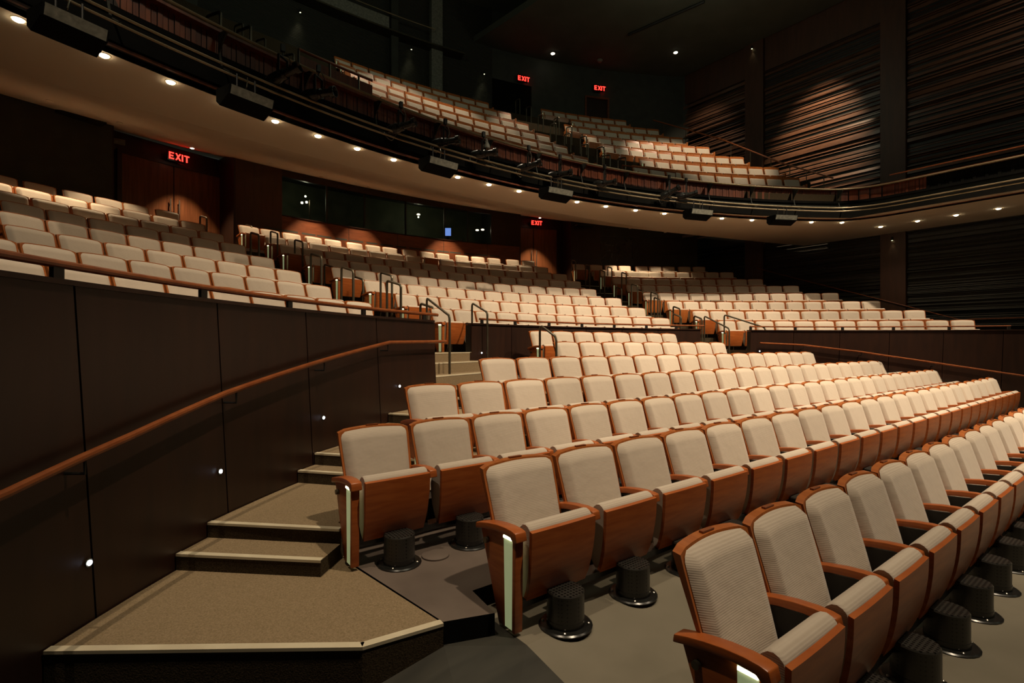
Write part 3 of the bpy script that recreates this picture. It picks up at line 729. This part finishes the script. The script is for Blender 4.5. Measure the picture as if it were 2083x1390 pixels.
mb=MB(); mb.box(SW-.02,SW+.1,-9,8,-.2,1.95); struct(mb.build('wall_right','wall_wood',smooth=False))
for n0,n1 in ((5.64,6.36),(10.37,11.13),(15.6,16.3)):
    mb=MB(); mb.box(SW-.06,SW+.16,n0,n1,1.0,15.5); struct(mb.build('pillar','pillar_wood',smooth=False,bevel=.01))
# vertical joints
for n in (8.3,):
    mb=MB(); mb.box(SW-.01,SW+.0,n,n+.012,6.35,12.6); 
# sloping rail on side wall under the balcony
long_rail([(SW-.08,10.64,4.73),(SW-.08,9.0,4.12),(SW-.08,6.3,3.14),(SW-.08,4.1,2.33)],'thin brown handrail sloping down the slatted side wall under the balcony','rail_wood',.016)
long_rail([(SW-.5,4.1,2.0),(SW-.5,4.1,2.36),(SW-.5,3.9,2.38),(SW-.5,1.2,2.38)],'short brown guard rail beside the slatted wall above the far parapet','rail_wood',.016)

# ---------------------------------------------------------------- balcony
def RB(t): return 17.8+.0045*t
def bpath(off, t0=-34., t_end=None, n=44, tail=-6.):
    # arc then a straight arm along the side wall, as (pos, outward)
    sx=9.32+off; tc=math.degrees(math.asin((sx-CB[0])/(RB(37)+off)))
    pts=[]
    for k in range(n+1):
        t=t0+(tc-2.5-t0)*k/n; a=R_(t); pts.append((pol(CB,RB(t)+off,t),Vector((math.sin(a),math.cos(a),0))))
    pc=pol(CB,RB(tc)+off,tc)
    a=pts[-1][0]; b=Vector((sx,pc.y,0)); c=Vector((sx,pc.y-1.0,0))
    for k in range(1,7):
        u=k/6; p=a*(1-u)**2+b*2*u*(1-u)+c*u*u
        o=(pts[-(1)][1]*(1-.0)).lerp(Vector((1,0,0)),u) if k else None
        pts.append((p,Vector((math.sin(R_(tc))*(1-u)+u,math.cos(R_(tc))*(1-u),0)).normalized()))
    pts.append((Vector((sx,tail,0)),Vector((1,0,0))))
    return pts
def fascia(name, off0, off1, z0, z1, m_, kind=True):
    mb=MB(); A=bpath(off0); B=bpath(off1)
    a=[p for p,_ in A]; b=[p for p,_ in B]
    def L(P,z): return [Vector((p.x,p.y,z)) for p in P]
    mb.quad_strip(L(a,z0),L(a,z1)); mb.quad_strip(L(b,z0),L(b,z1)); mb.quad_strip(L(a,z0),L(b,z0)); mb.quad_strip(L(a,z1),L(b,z1))
    o=mb.build(name,m_,smooth=False); return struct(o)
fascia('trim_balcony_lip',.02,.06,5.345,5.372,'fascia_wood')
fascia('trim_balcony_base',.04,.30,5.36,5.72,'matt_black')
fascia('trim_balcony_recess',.22,.32,5.72,5.88,'green_panel')
fascia('trim_balcony_shadow',.16,.32,5.86,5.93,'matt_black')  # matt black strip below the wooden front
fascia('trim_balcony_cap',.16,.42,6.27,6.31,'fascia_wood')
# slatted wooden front: vertical grooves as geometry
mb=MB(); P=bpath(.28,n=300)
for i in range(len(P)-1):
    (p,o),(q,o2)=P[i],P[i+1]
    segs=1 if (q-p).length<.5 else int((q-p).length/.08)
    for s in range(segs):
        a=p.lerp(q,(s+.06)/segs); b=p.lerp(q,(s+.94)/segs); d=.012*((i+s)%3==0)
        mb.add([a-o*d+Vector((0,0,5.93)),b-o*d+Vector((0,0,5.93)),b-o*d+Vector((0,0,6.275)),a-o*d+Vector((0,0,6.275))],[(0,1,2,3)],1 if i>=len(P)-2 and s>8 else 0)  # arm past the bend painted black, standing in for the lack of light
struct(mb.build('trim_balcony_front',['fascia_wood','matt_black'],smooth=False))
fascia('trim_balcony_back',.31,.38,5.4,6.275,'black')
def pipe_thing(label, off, z, r, m_='pipe'):
    e=empty('lighting_pipe'); tag(e,label,'pipe'); mb=MB(); mb.tube([p+Vector((0,0,z)) for p,_ in bpath(off)],r,8); mb.build('tube',m_,e); return e
pu=pipe_thing('long upper metal pipe following the balcony front',-.06,6.215,.024)
pl=pipe_thing('long lower metal pipe following the balcony front, upper of the pair',-.20,5.63,.019)
pl2=pipe_thing('long lower metal pipe following the balcony front, lower of the pair',-.16,5.545,.017)
BP=bpath(0)
# brackets between cap and pipes
t=-31.
k=0
while t<36:
    a=R_(t); o=Vector((math.sin(a),math.cos(a),0)); p=pol(CB,RB(t),t); side=Vector((o.y,-o.x,0))*.012
    mb=MB()
    prof=[(.20,6.26),(-.05,6.23),(-.05,6.19),(.16,6.02),(.20,5.90)]
    A=[p+o*x+side+Vector((0,0,z)) for x,z in prof]; B=[p+o*x-side+Vector((0,0,z)) for x,z in prof]
    mb.quad_strip(A,B,0,True); mb.add(A,[tuple(range(5))]); mb.add(B,[tuple(range(4,-1,-1))])
    mb.tube([p+o*.17+Vector((0,0,5.95)),p+o*.10+Vector((0,0,5.72)),p+o*-.17+Vector((0,0,5.56))],.016,6)
    b=mb.build('gusset_bracket','dark_panel',pu,smooth=False)
    t+=4.45; k+=1
# soffit
def nc(s): return 10.9-.0135*s*s
def nf(s):
    if s<9.3: return CB[1]+math.sqrt(max(0,(17.83)**2-(s-CB[0])**2))
    return -6.
mb=MB(); ss=[-13+ .5*k for k in range(45)]+[9.30,9.36]+[9.8+.3*k for k in range(9)]+[12.48]
ss=sorted(set(ss)); cols=[]
for s in ss:
    col=[]; f0=nf(s); c=max(nc(s),f0+.02); b=18.2
    for k in range(5): n=f0+(c-f0)*k/4; col.append((s,n,5.36))
    for k in range(1,9): n=c+(b-c)*k/8; col.append((s,n,min(7.4,5.36+.26*(n-c))))
    cols.append(col)
for a,b in zip(cols[:-1],cols[1:]): mb.quad_strip(a,b)
so=mb.build('ceiling_soffit','soffit_paint',ang=10); struct(so)
# balcony slab + terraces
mb=MB(); 
for i in range(7):
    r0=BR[i-1]+.12 if i else 18.2; r1=BR[i]+.12 if i<6 else 26.6
    arcbox(mb,CB,r0,r1,-40,[36.2,35.4,33.6,31.6,30,28.6,27.5][i],BZ[i]-.45,BZ[i],50,0,clip=SW-.01)
struct(mb.build('floor_balcony','carpet_dark',smooth=False))
mb=MB(); mb.prism([(9.66,-6),(SW,-6),(SW,8),(10.3,8),(9.66,5.5)],5.5,6.0); struct(mb.build('floor_balcony','carpet_dark',smooth=False))
# upper back wall
def bwall(t0,t1,z0,z1,m_,R=26.5,nm='wall_back'):
    mb=MB(); arcbox(mb,CB,R,R+.1,t0,t1,z0,z1,12,clip=SW+.1); struct(mb.build(nm,m_,smooth=False))
bwall(-42,12.5,9.5,15.6,'ribbed_panel'); bwall(12.5,16.4,12.7,15.6,'dark_panel'); bwall(16.4,21.9,9.5,15.6,'dark_panel'); bwall(24.3,36,9.5,15.6,'dark_panel'); bwall(21.9,24.3,12.62,15.6,'dark_panel')
bwall(12.0,16.9,9.5,12.9,'matt_black',26.62)
d=empty('door_3'); struct(d)
mb=MB(); arcbox(mb,CB,26.56,26.6,21.95,24.25,10.4,12.6,1); mb.build('door_leaf','wall_wood',d,smooth=False)
mb=MB(); arcbox(mb,CB,26.44,26.58,21.85,22.0,10.4,12.68,1); arcbox(mb,CB,26.44,26.58,24.2,24.35,10.4,12.68,1); arcbox(mb,CB,26.44,26.58,21.85,24.35,12.6,12.68,1); mb.build('door_frame','booth_wood',d,smooth=False)
for t,w in ((7.1,.5),(-11,.5),(3.4,.3)):
    mb=MB(); arcbox(mb,CB,26.25,26.5,t-w,t+w,9.5,15.6,1); struct(mb.build('pillar','grey_panel' if t==7.1 else 'dark_panel',smooth=False))
# follow-spot gallery on the upper back wall
e=empty('spotlight_gallery'); tag(e,'grey railed gallery hanging high on the balcony rear wall','gallery')
mb=MB(); arcbox(mb,CB,26.0,26.4,-12,2.7,13.15,13.55,10); mb.build('parapet_panel','grey_panel',e,smooth=False)
mb=MB(); arcbox(mb,CB,25.98,26.5,-12,9.4,13.08,13.14,14); mb.build('edge_beam','bronze',e,smooth=False)
mb=MB(); mb.tube(arc(CB,25.98,-12,6.7,20,13.68),.022,6); mb.build('top_rail','pipe',e)
# ceilings
mb=MB(); mb.box(-14,SW+.2,-9,19,15.5,15.6); struct(mb.build('ceiling','ceiling_paint',smooth=False))
mb=MB(); mb.prism([(4.6,7),(SW,7),(SW,19),(3.2,19)],13.95,14.2); struct(mb.build('ceiling','ceiling_paint',smooth=False))
for (a,b,c,d2,l) in ((7.9,13.45,8.5,10.5,'dark slot track along the ceiling nearer the slatted wall'),(4.4,13.4,4.9,12.0,'dark slot track in the ceiling over the balcony')):
    mb=MB(); mb.tube([(a,b,13.90),(c,d2,13.90)],.05,6); tag(mb.build('ceiling_track','black'),l,'track')
# side wall front/left closure of the house (dark)
mb=MB(); mb.box(-14.6,-14.4,-9,19,-.2,15.6); struct(mb.build('wall_left','dark_panel',smooth=False))
mb=MB(); mb.box(-14.6,SW+.2,-9.2,-9,-.2,15.6); struct(mb.build('wall_front','black',smooth=False))

# balcony aisle rails
def brail(th,k,label,L=.4):
    u_rail(th,BR[k]-.25,BZ[k],label,L=L,h=.92,C=CB,r=.02)
for k in range(7): brail(13.6,k,'metal handrail in the balcony aisle before its far block, %s row up'%ORD[k])
for k in range(5): brail(15.2,k,'metal handrail along the balcony far block edge, %s row up'%ORD[k])
for k in range(3): brail(-12.5,k,'metal handrail at the balcony vomitory, %s row up'%ORD[k])
u_rail(-16.5,18.9,6.157,'metal handrail hoop first along the balcony near stair',C=CB,L=.5,h=1.0)
u_rail(-15.0,18.9,6.157,'metal handrail hoop second along the balcony near stair',C=CB,L=.5,h=1.0)
u_rail(-18.8,18.9,6.157,'metal handrail hoop third along the balcony near stair',C=CB,L=.5,h=1.0)
u_rail(-20.2,18.9,6.157,'metal handrail hoop fourth along the balcony near stair',C=CB,L=.5,h=1.0)
# wooden vomitory barrier in the balcony
e=empty('balcony_barrier'); tag(e,'orange wooden barrier with handrail and posts on the balcony','barrier')
pts=[pol(CB,18.75,-12.2+k*.95,6.157+.95-.0*k) for k in range(6)]
mb=MB(); mb.quad_strip([p-Vector((0,0,.10)) for p in pts],[p-Vector((0,0,.85)) for p in pts]); 
mb.quad_strip([p-Vector((0,-.03,.10)) for p in pts],[p-Vector((0,-.03,.85)) for p in pts]); mb.build('panel','fascia_wood',e)
mb=MB(); mb.tube(pts,.028,8); mb.build('rail','rail_wood',e)
for p in pts[::2]:
    mb=MB(); mb.tube([p,p-Vector((0,0,.9))],.022,6); mb.build('post','bronze',e)
e=empty('balcony_guard_rail'); tag(e,'brown tubular guard rail in front of the balcony far block','handrail')
mb=MB(); mb.tube([pol(CB,18.45,14.2,6.2),pol(CB,18.45,14.2,6.62),pol(CB,18.45,19.8,6.62),pol(CB,18.45,19.8,6.2)],.018,8); mb.tube([pol(CB,18.45,14.2,6.42),pol(CB,18.45,19.8,6.42)],.012,6); mb.build('rail','rail_wood',e)
# sloping side rails at the slatted wall
A=Vector((SW-.55,15.2,11.05)); B=Vector((SW-.55,5.9,6.95))
# the rail seen on the picture descends along the outer edge of the balcony block
rp=[pol(CB,24.9,27.4,11.15),pol(CB,22.4,31.4,9.45),pol(CB,20.6,34.8,7.95),pol(CB,19.1,37.2,6.95)]
e=long_rail(rp,'long light brown handrail descending beside the balcony far block and slatted wall','rail_wood',.026)
for k in range(9):
    u=(k+.5)/9*3; i=min(2,int(u)); p=rp[i].lerp(rp[i+1],u-i)
    mb=MB(); mb.tube([p,p-Vector((0,0,.75))],.014,6); mb.build('post','bronze',e)
long_rail([(9.45,5.2,6.50),(9.45,2.0,6.50),(9.45,-6,6.50)],'slim wooden handrail along the balcony arm by the slatted wall','rail_wood',.018)

# ---------------------------------------------------------------- soffit downlights and the lamps behind them
def spot(name,loc,target,power,size,blend=.6,col=(1,.78,.52),radius=.05):
    l=bpy.data.lights.new(name,'SPOT'); l.energy=power; l.spot_size=R_(size); l.spot_blend=blend; l.color=col; l.shadow_soft_size=radius
    o=bpy.data.objects.new(name,l); COL.objects.link(o); o.location=loc
    d=Vector(target)-Vector(loc); o.rotation_euler=d.to_track_quat('-Z','Y').to_euler(); return o
def downlight(loc, label, r=.055, m_='lamp_warm', drop=.028, trim='soffit_paint'):
    e=empty('recessed_downlight',loc); tag(e,label,'light','round downlights under the balcony')
    mb=MB(); mb.lathe([(r*1.25,0.002),(r*1.25,-.004),(r*1.02,-.006),(r*1.0,.001)],18); mb.build('trim_ring',trim,e)
    mb=MB(); mb.lathe([(r,-.003),(r*.92,-drop*.6),(r*.55,-drop),(0.001,-drop*1.05)],18); mb.build('lamp',m_,e)
    return e
DL=[(50,31),(210,112),(342,168),(450,213),(549,249),(633,280),(713,306),(787,328),(857,346),(921,362),(987,377),(1049,390),(1110,401),(1168,411),(1226,420),(1284,429),(1342,436),(1398,442),(1456,447),(1513,452),(1570,456),(1632,457),(1701,455)]
# their angle round the balcony centre (18.25 m radius ring)
TH=[-24.6,-21.95,-19.45,-17.0,-14.5,-12.05,-9.55,-7.0,-4.5,-1.95,.75,3.5,6.35,9.15,12.1,15.2,18.25,21.25,24.35,27.5,30.6,33.6,36.6]
n_=0
for t in TH:
    p=pol(CB,RB(t)+.40,t,5.36); downlight(p,'warm round downlight in the balcony underside, %s round the curve from the wing'%ORD[n_]); n_+=1
    if n_%2==0: spot('downlight_lamp',p-Vector((0,0,.06)),p-Vector((0,0,3)),40,120,.9)
for k,y in enumerate((5.9,4.95,4.05,3.15)):
    p=Vector((11.0,y,5.36)); downlight(p,'warm round downlight under the balcony arm, %s from its bend'%ORD[k]); 
    if k%2==0: spot('downlight_lamp',p-Vector((0,0,.06)),p-Vector((0,0,3)),40,120,.9)
# deep lamps further under the balcony
def soff_z(s,n): c=nc(s); return 5.36+.26*max(0,n-c)
for k,(th,R,pw) in enumerate([(-17.4,19.6,330),(-28.5,17.6,260),(-24.2,18.0,130),(-7.9,18.75,420),(-13.2,18.2,140),(-3.2,18.75,330),(6.3,18.75,420),(18.0,19.6,420),(27.6,18.0,260),(11.2,18.5,200),(32.0,17.9,90)]):
    p=pol(CP,R,th); z=soff_z(p.x,p.y)-.012
    lab={0:'round recessed lamp in the soffit before the wing double doors',7:'round recessed lamp in the soffit before the far double doors'}.get(k,'small recessed lamp deep under the balcony, %s along the rear wall'%ORD[k])
    e=empty('recessed_downlight',(p.x,p.y,z)); tag(e,lab,'light','recessed lamps deep under the balcony')
    mb=MB(); mb.lathe([(.055,.0),(.055,-.012),(.045,-.012)],16); mb.build('trim_ring','soffit_paint',e)
    if k in (0,7):
        mb=MB(); mb.lathe([(.05,-.006),(.045,-.016),(.001,-.02)],14); mb.build('lamp','lamp_soft',e)
    spot('rear_lamp',(p.x,p.y,z-.05),(p.x+.0,p.y+.05,z-3),pw,72,.5,(1,.76,.48),.03)
# balcony ceiling downlights
for (x,y,l,r) in ((6.44,16.3,'oval glowing downlight in the ceiling above the balcony exits',.09),(10.5,13.1,'oval glowing downlight in the ceiling by the slatted wall',.09),(10.1,16.2,'small starry lamp in the ceiling above the corner pillar',.05)):
    e=empty('ceiling_downlight',(x,y,13.94)); tag(e,l,'light'); mb=MB(); mb.lathe([(r*1.25,.0),(r*1.25,-.01),(r,-.012)],16); mb.build('trim_ring','grey_panel',e)
    mb=MB(); mb.lathe([(r,-.005),(r*.8,-.03),(.001,-.04)],16); mb.build('lamp','lamp_soft' if r>.06 else 'lamp_warm',e)
mb=MB(); mb.lathe([(.12,0),(.12,-.04),(.07,-.09),(.001,-.10)],16,0,Matrix.Translation((8.4,15.45,13.94))); tag(mb.build('smoke_detector','grey_panel'),'round grey detector on the ceiling between the glowing downlights','detector')
# sconces
def sconce(loc, rz, label):
    e=empty('wall_sconce',loc,rz); tag(e,label,'light','small wall sconces')
    mb=MB(); mb.lathe([(.03,-.05),(.03,.05),(.02,.07)],10,0,Matrix.Translation((0,-.05,0))); mb.build('body','black',e)
    mb=MB(); mb.lathe([(.022,-.056),(.022,-.051)],10,0,Matrix.Translation((0,-.05,0))); mb.build('lens','lamp_green',e)
    v=Vector((0,-.06,-.07)); v.rotate(Matrix.Rotation(rz,3,'Z')); p=Vector(loc)+v
    spot('sconce_lamp',p,(p.x,p.y,p.z-1),1.6,60,.8,(.9,.85,.45),.02)
sconce((SW-.06,6.0,5.157),R_(-90),'small greenish sconce on the broad pillar under the balcony')
sconce((SW-.06,6.0,14.3),R_(-90),'small greenish sconce at the top of the broad slatted-wall pillar')
sconce((SW-.06,10.8,13.75),R_(-90),'small greenish sconce high on the second slatted-wall pillar')
sconce((SW-.06,15.8,6.4),R_(-90),'small greenish sconce on the corner pillar under the balcony')
sconce((SW-.06,15.8,13.4),R_(-90),'small greenish sconce high on the corner pillar')
for t,z,l in ((11.6,12.75,'before the dark opening'),(4.9,12.9,'near the grey column'),(-3.9,12.75,'under the railed gallery')):
    sconce(pol(CB,26.4,t,z),-R_(t),'small greenish sconce on the balcony rear wall '+l)

# ---------------------------------------------------------------- stage lights, boxes on the balcony front
def ellipsoidal(t, z, yaw, pitch, label, off=-.30, scale=1.):
    p=pol(CB,RB(t)+off,t,z); e=empty('stage_light',p,0); tag(e,label,'stage light','stage lights hanging on the balcony front')
    M=Matrix.Rotation(yaw,4,'Z')@Matrix.Rotation(pitch,4,'Y')@Matrix.Rotation(R_(90),4,'Y')   # local z -> forward
    S=Matrix.Scale(scale,4)
    mb=MB(); mb.lathe([(.03,-.30),(.075,-.27),(.095,-.20),(.095,-.06),(.080,-.03),(.080,.05)],14,0,M@S); mb.build('body','black_gloss',e,ang=40)
    mb=MB(); mb.lathe([(.062,.03),(.062,.22),(.088,.23),(.088,.30),(.080,.30),(.060,.24)],14,0,M@S); mb.build('lens_barrel','black_gloss',e,ang=40)
    mb=MB(); mb.box(-.11,-.10,-.02,.02,-.02,.27); mb.box(.10,.11,-.02,.02,-.02,.27); mb.box(-.11,.11,-.02,.02,.26,.275); mb.tube([(0,0,.27),(0,0,.40)],.012,6)
    y=mb.build('yoke','black',e,smooth=False); y.rotation_euler=(0,0,yaw+R_(90))
    mb=MB(); mb.box(-.03,.03,-.03,.03,.36,.47); mb.build('clamp','black',e,smooth=False)
    b=M@Vector((0,0,-.28*scale)); rr=random.Random(int(t*10))
    mb=MB(); pts=[b, b+Vector((-.05,-.03,-.10)), b+Vector((.06,-.05,-.17)), b+Vector((.14,-.02,-.06)), Vector((.12,.05,.20)), Vector((.05,.06,.42))]
    Q=[]
    for i in range(len(pts)-1):
        for k in range(5):
            u=k/5; p0=pts[max(i-1,0)];p1=pts[i];p2=pts[i+1];p3=pts[min(i+2,len(pts)-1)]
            Q.append(.5*((2*p1)+(p2-p0)*u+(2*p0-5*p1+4*p2-p3)*u*u+(3*p1-p0-3*p2+p3)*u**3))
    mb.tube(Q,.007,5); mb.build('cable','grey_panel' if rr.random()<.4 else 'black',e)
fx=[(-15.3,5.80,20,'first, tilted up'),(-13.3,5.74,2,'second, level barrel'),(-7.9,5.72,12,'third'),(-4.5,5.72,4,'fourth, above the box'),(-1.3,5.72,2,'fifth, beside the white bell lamp'),(2.8,5.72,12,'sixth'),(5.8,5.70,4,'seventh'),(10.3,5.70,2,'eighth'),(17.1,5.72,25,'ninth, tilted up'),(18.9,5.70,8,'tenth')]
for t,z,pt,l in fx:
    ellipsoidal(t,z,R_(-52+t*-.2),-R_(pt),'black stage light on the balcony pipe, %s'%l)
mb=MB(); mb.lathe([(.075,-.10),(.07,-.04),(.035,.04),(.02,.10),(.012,.12)],14,0,Matrix.Translation(pol(CB,17.55,-.9,5.98))); tag(mb.build('bell_lamp','grey_panel'),'small pale bell-shaped lamp hanging above the fifth stage light','lamp')
def speaker(t0,t1,z,label):
    t=(t0+t1)/2; L=R_(t1-t0)*17.4; p=pol(CB,17.42,t,z); e=empty('front_speaker',p,-R_(t)); tag(e,label,'speaker','slim black boxes hung under the balcony front')
    h=L/2
    mb=MB(); prof=[(-.20,.03),(-.16,-.10),(.10,-.20),(.20,-.12),(.20,.06)]; mb.extrude_x(prof,-h,h); mb.build('cabinet','matt_black',e,smooth=False,bevel=.008)
    mb=MB(); mb.add([(-h*.93,-.207,.025),(h*.93,-.207,.025),(h*.93,-.166,-.092),(-h*.93,-.166,-.092)],[(0,1,2,3)]); mb.add([(-h*.93,-.200,.028),(h*.93,-.200,.028),(h*.93,-.160,-.09),(-h*.93,-.160,-.09)],[(3,2,1,0)]); mb.build('grille','grey_panel',e,smooth=False)
    mb=MB(); mb.tube([(-h*.4,0,.04),(-h*.4,0,.30)],.012,6); mb.tube([(h*.4,0,.04),(h*.4,0,.30)],.012,6); mb.build('hanger','black',e)
    mb=MB(); mb.tube([(-h*.3,-.16,.02),(-h*.32,-.22,.06),(-h*.25,-.20,.16),(-h*.1,-.1,.26)],.007,5); mb.build('cable','bronze',e)
for k,(a,b) in enumerate([(-24.9,-22.9),(-18.25,-16.1),(-6.3,-4.0),(3.95,6.4),(18.6,20.9),(27.4,29.7)]):
    speaker(a,b,5.22,'slim black box with grey face under the balcony front, %s along the curve'%ORD[k])

# ---------------------------------------------------------------- small floor things
mb=MB(); mb.lathe([(.092,0),(.092,.010),(.085,.014),(.001,.015)],24,0,Matrix.Translation((-6.49,3.06,.224))); tag(mb.build('floor_cap','concrete_warm'),'flat round floor plate between the first two pedestals of the third row','floor plate')

# ---------------------------------------------------------------- lights of the house, then added fill points
W_=(1,.80,.56)
for x,y,z,tx,ty,tz,pw,sz,rd in [(-4.2,-1.0,13.4,-2.5,5,.5,3000,60,.14),(1,-1.1,13.4,1,6,.5,5000,62,.14),(6.5,-1.3,13.4,5,5,.5,5900,62,.14),(-9.4,2.4,13.4,-7.9,4.2,.3,1500,36,.05),(-9.5,-1.0,13.4,-9.5,8,2,1700,40,.14),(3,-3.0,13.2,0,1.5,.2,900,50,.14),
        (4,-7.5,11.5,3,9,1.5,150,62,.2)]:
    spot('house_light',(x,y,z),(tx,ty,tz),pw,sz,.5,W_,rd)
for x,y,tx,ty,tz,pw,sz in [(-1,13.0,-1.5,12.6,8,800,66),(4,13.5,3.5,13.2,8.6,800,50),(7,8.0,8.2,11,7,1500,50)]:
    spot('balcony_ceiling_lamp',(x,y,13.7),(tx,ty,tz),pw,sz,.4,W_,.06)
spot('slat_washer',(9.6,7.6,13.7),(12.6,8.4,9.0),3000,40,.9,(1,.72,.45),.08)
spot('slat_washer',(9.8,2.0,13.7),(12.6,3.2,9.4),110,60,.9,(.95,.80,.58),.08)
spot('slat_washer',(10.2,12.2,13.6),(12.6,13.2,9.6),280,60,.9,(1,.76,.52),.08)
def fill_point(x,y,z,pw,r=.6):  # added fill without fixtures, lifts the dark walls and ceiling
    l=bpy.data.lights.new('fill_light','POINT'); l.energy=pw; l.color=(.86,.92,.66); l.shadow_soft_size=r
    o=bpy.data.objects.new('fill_light',l); COL.objects.link(o); o.location=(x,y,z)
fill_point(-3,3,11.5,90); fill_point(6,9,12.0,60); fill_point(-3,12,12.2,70); fill_point(5,-5,9,20)
w=bpy.data.worlds.new('house_dark'); bpy.context.scene.world=w; w.use_nodes=True
w.node_tree.nodes['Background'].inputs[0].default_value=(.75,.85,.70,1); w.node_tree.nodes['Background'].inputs[1].default_value=.02

# ---------------------------------------------------------------- camera
cd=bpy.data.cameras.new('camera'); cam=bpy.data.objects.new('camera',cd); COL.objects.link(cam)
cam.location=CAM; cam.rotation_euler=(R_(90),0,HEAD-R_(90)); cd.sensor_width=36; cd.lens=36*1050/2083; cd.shift_y=5/2083; cd.clip_start=.05; cd.clip_end=100
sc=bpy.context.scene; sc.camera=cam
sc.view_settings.view_transform='Standard'; sc.view_settings.look='None'; sc.view_settings.exposure=0.12; sc.view_settings.gamma=1; sc.view_settings.use_curve_mapping=False
sc.cycles.use_denoising=True; sc.cycles.max_bounces=5; sc.cycles.diffuse_bounces=3; sc.cycles.glossy_bounces=2; sc.cycles.transmission_bounces=3
sc.cycles.caustics_reflective=False; sc.cycles.caustics_refractive=False; sc.cycles.sample_clamp_indirect=3
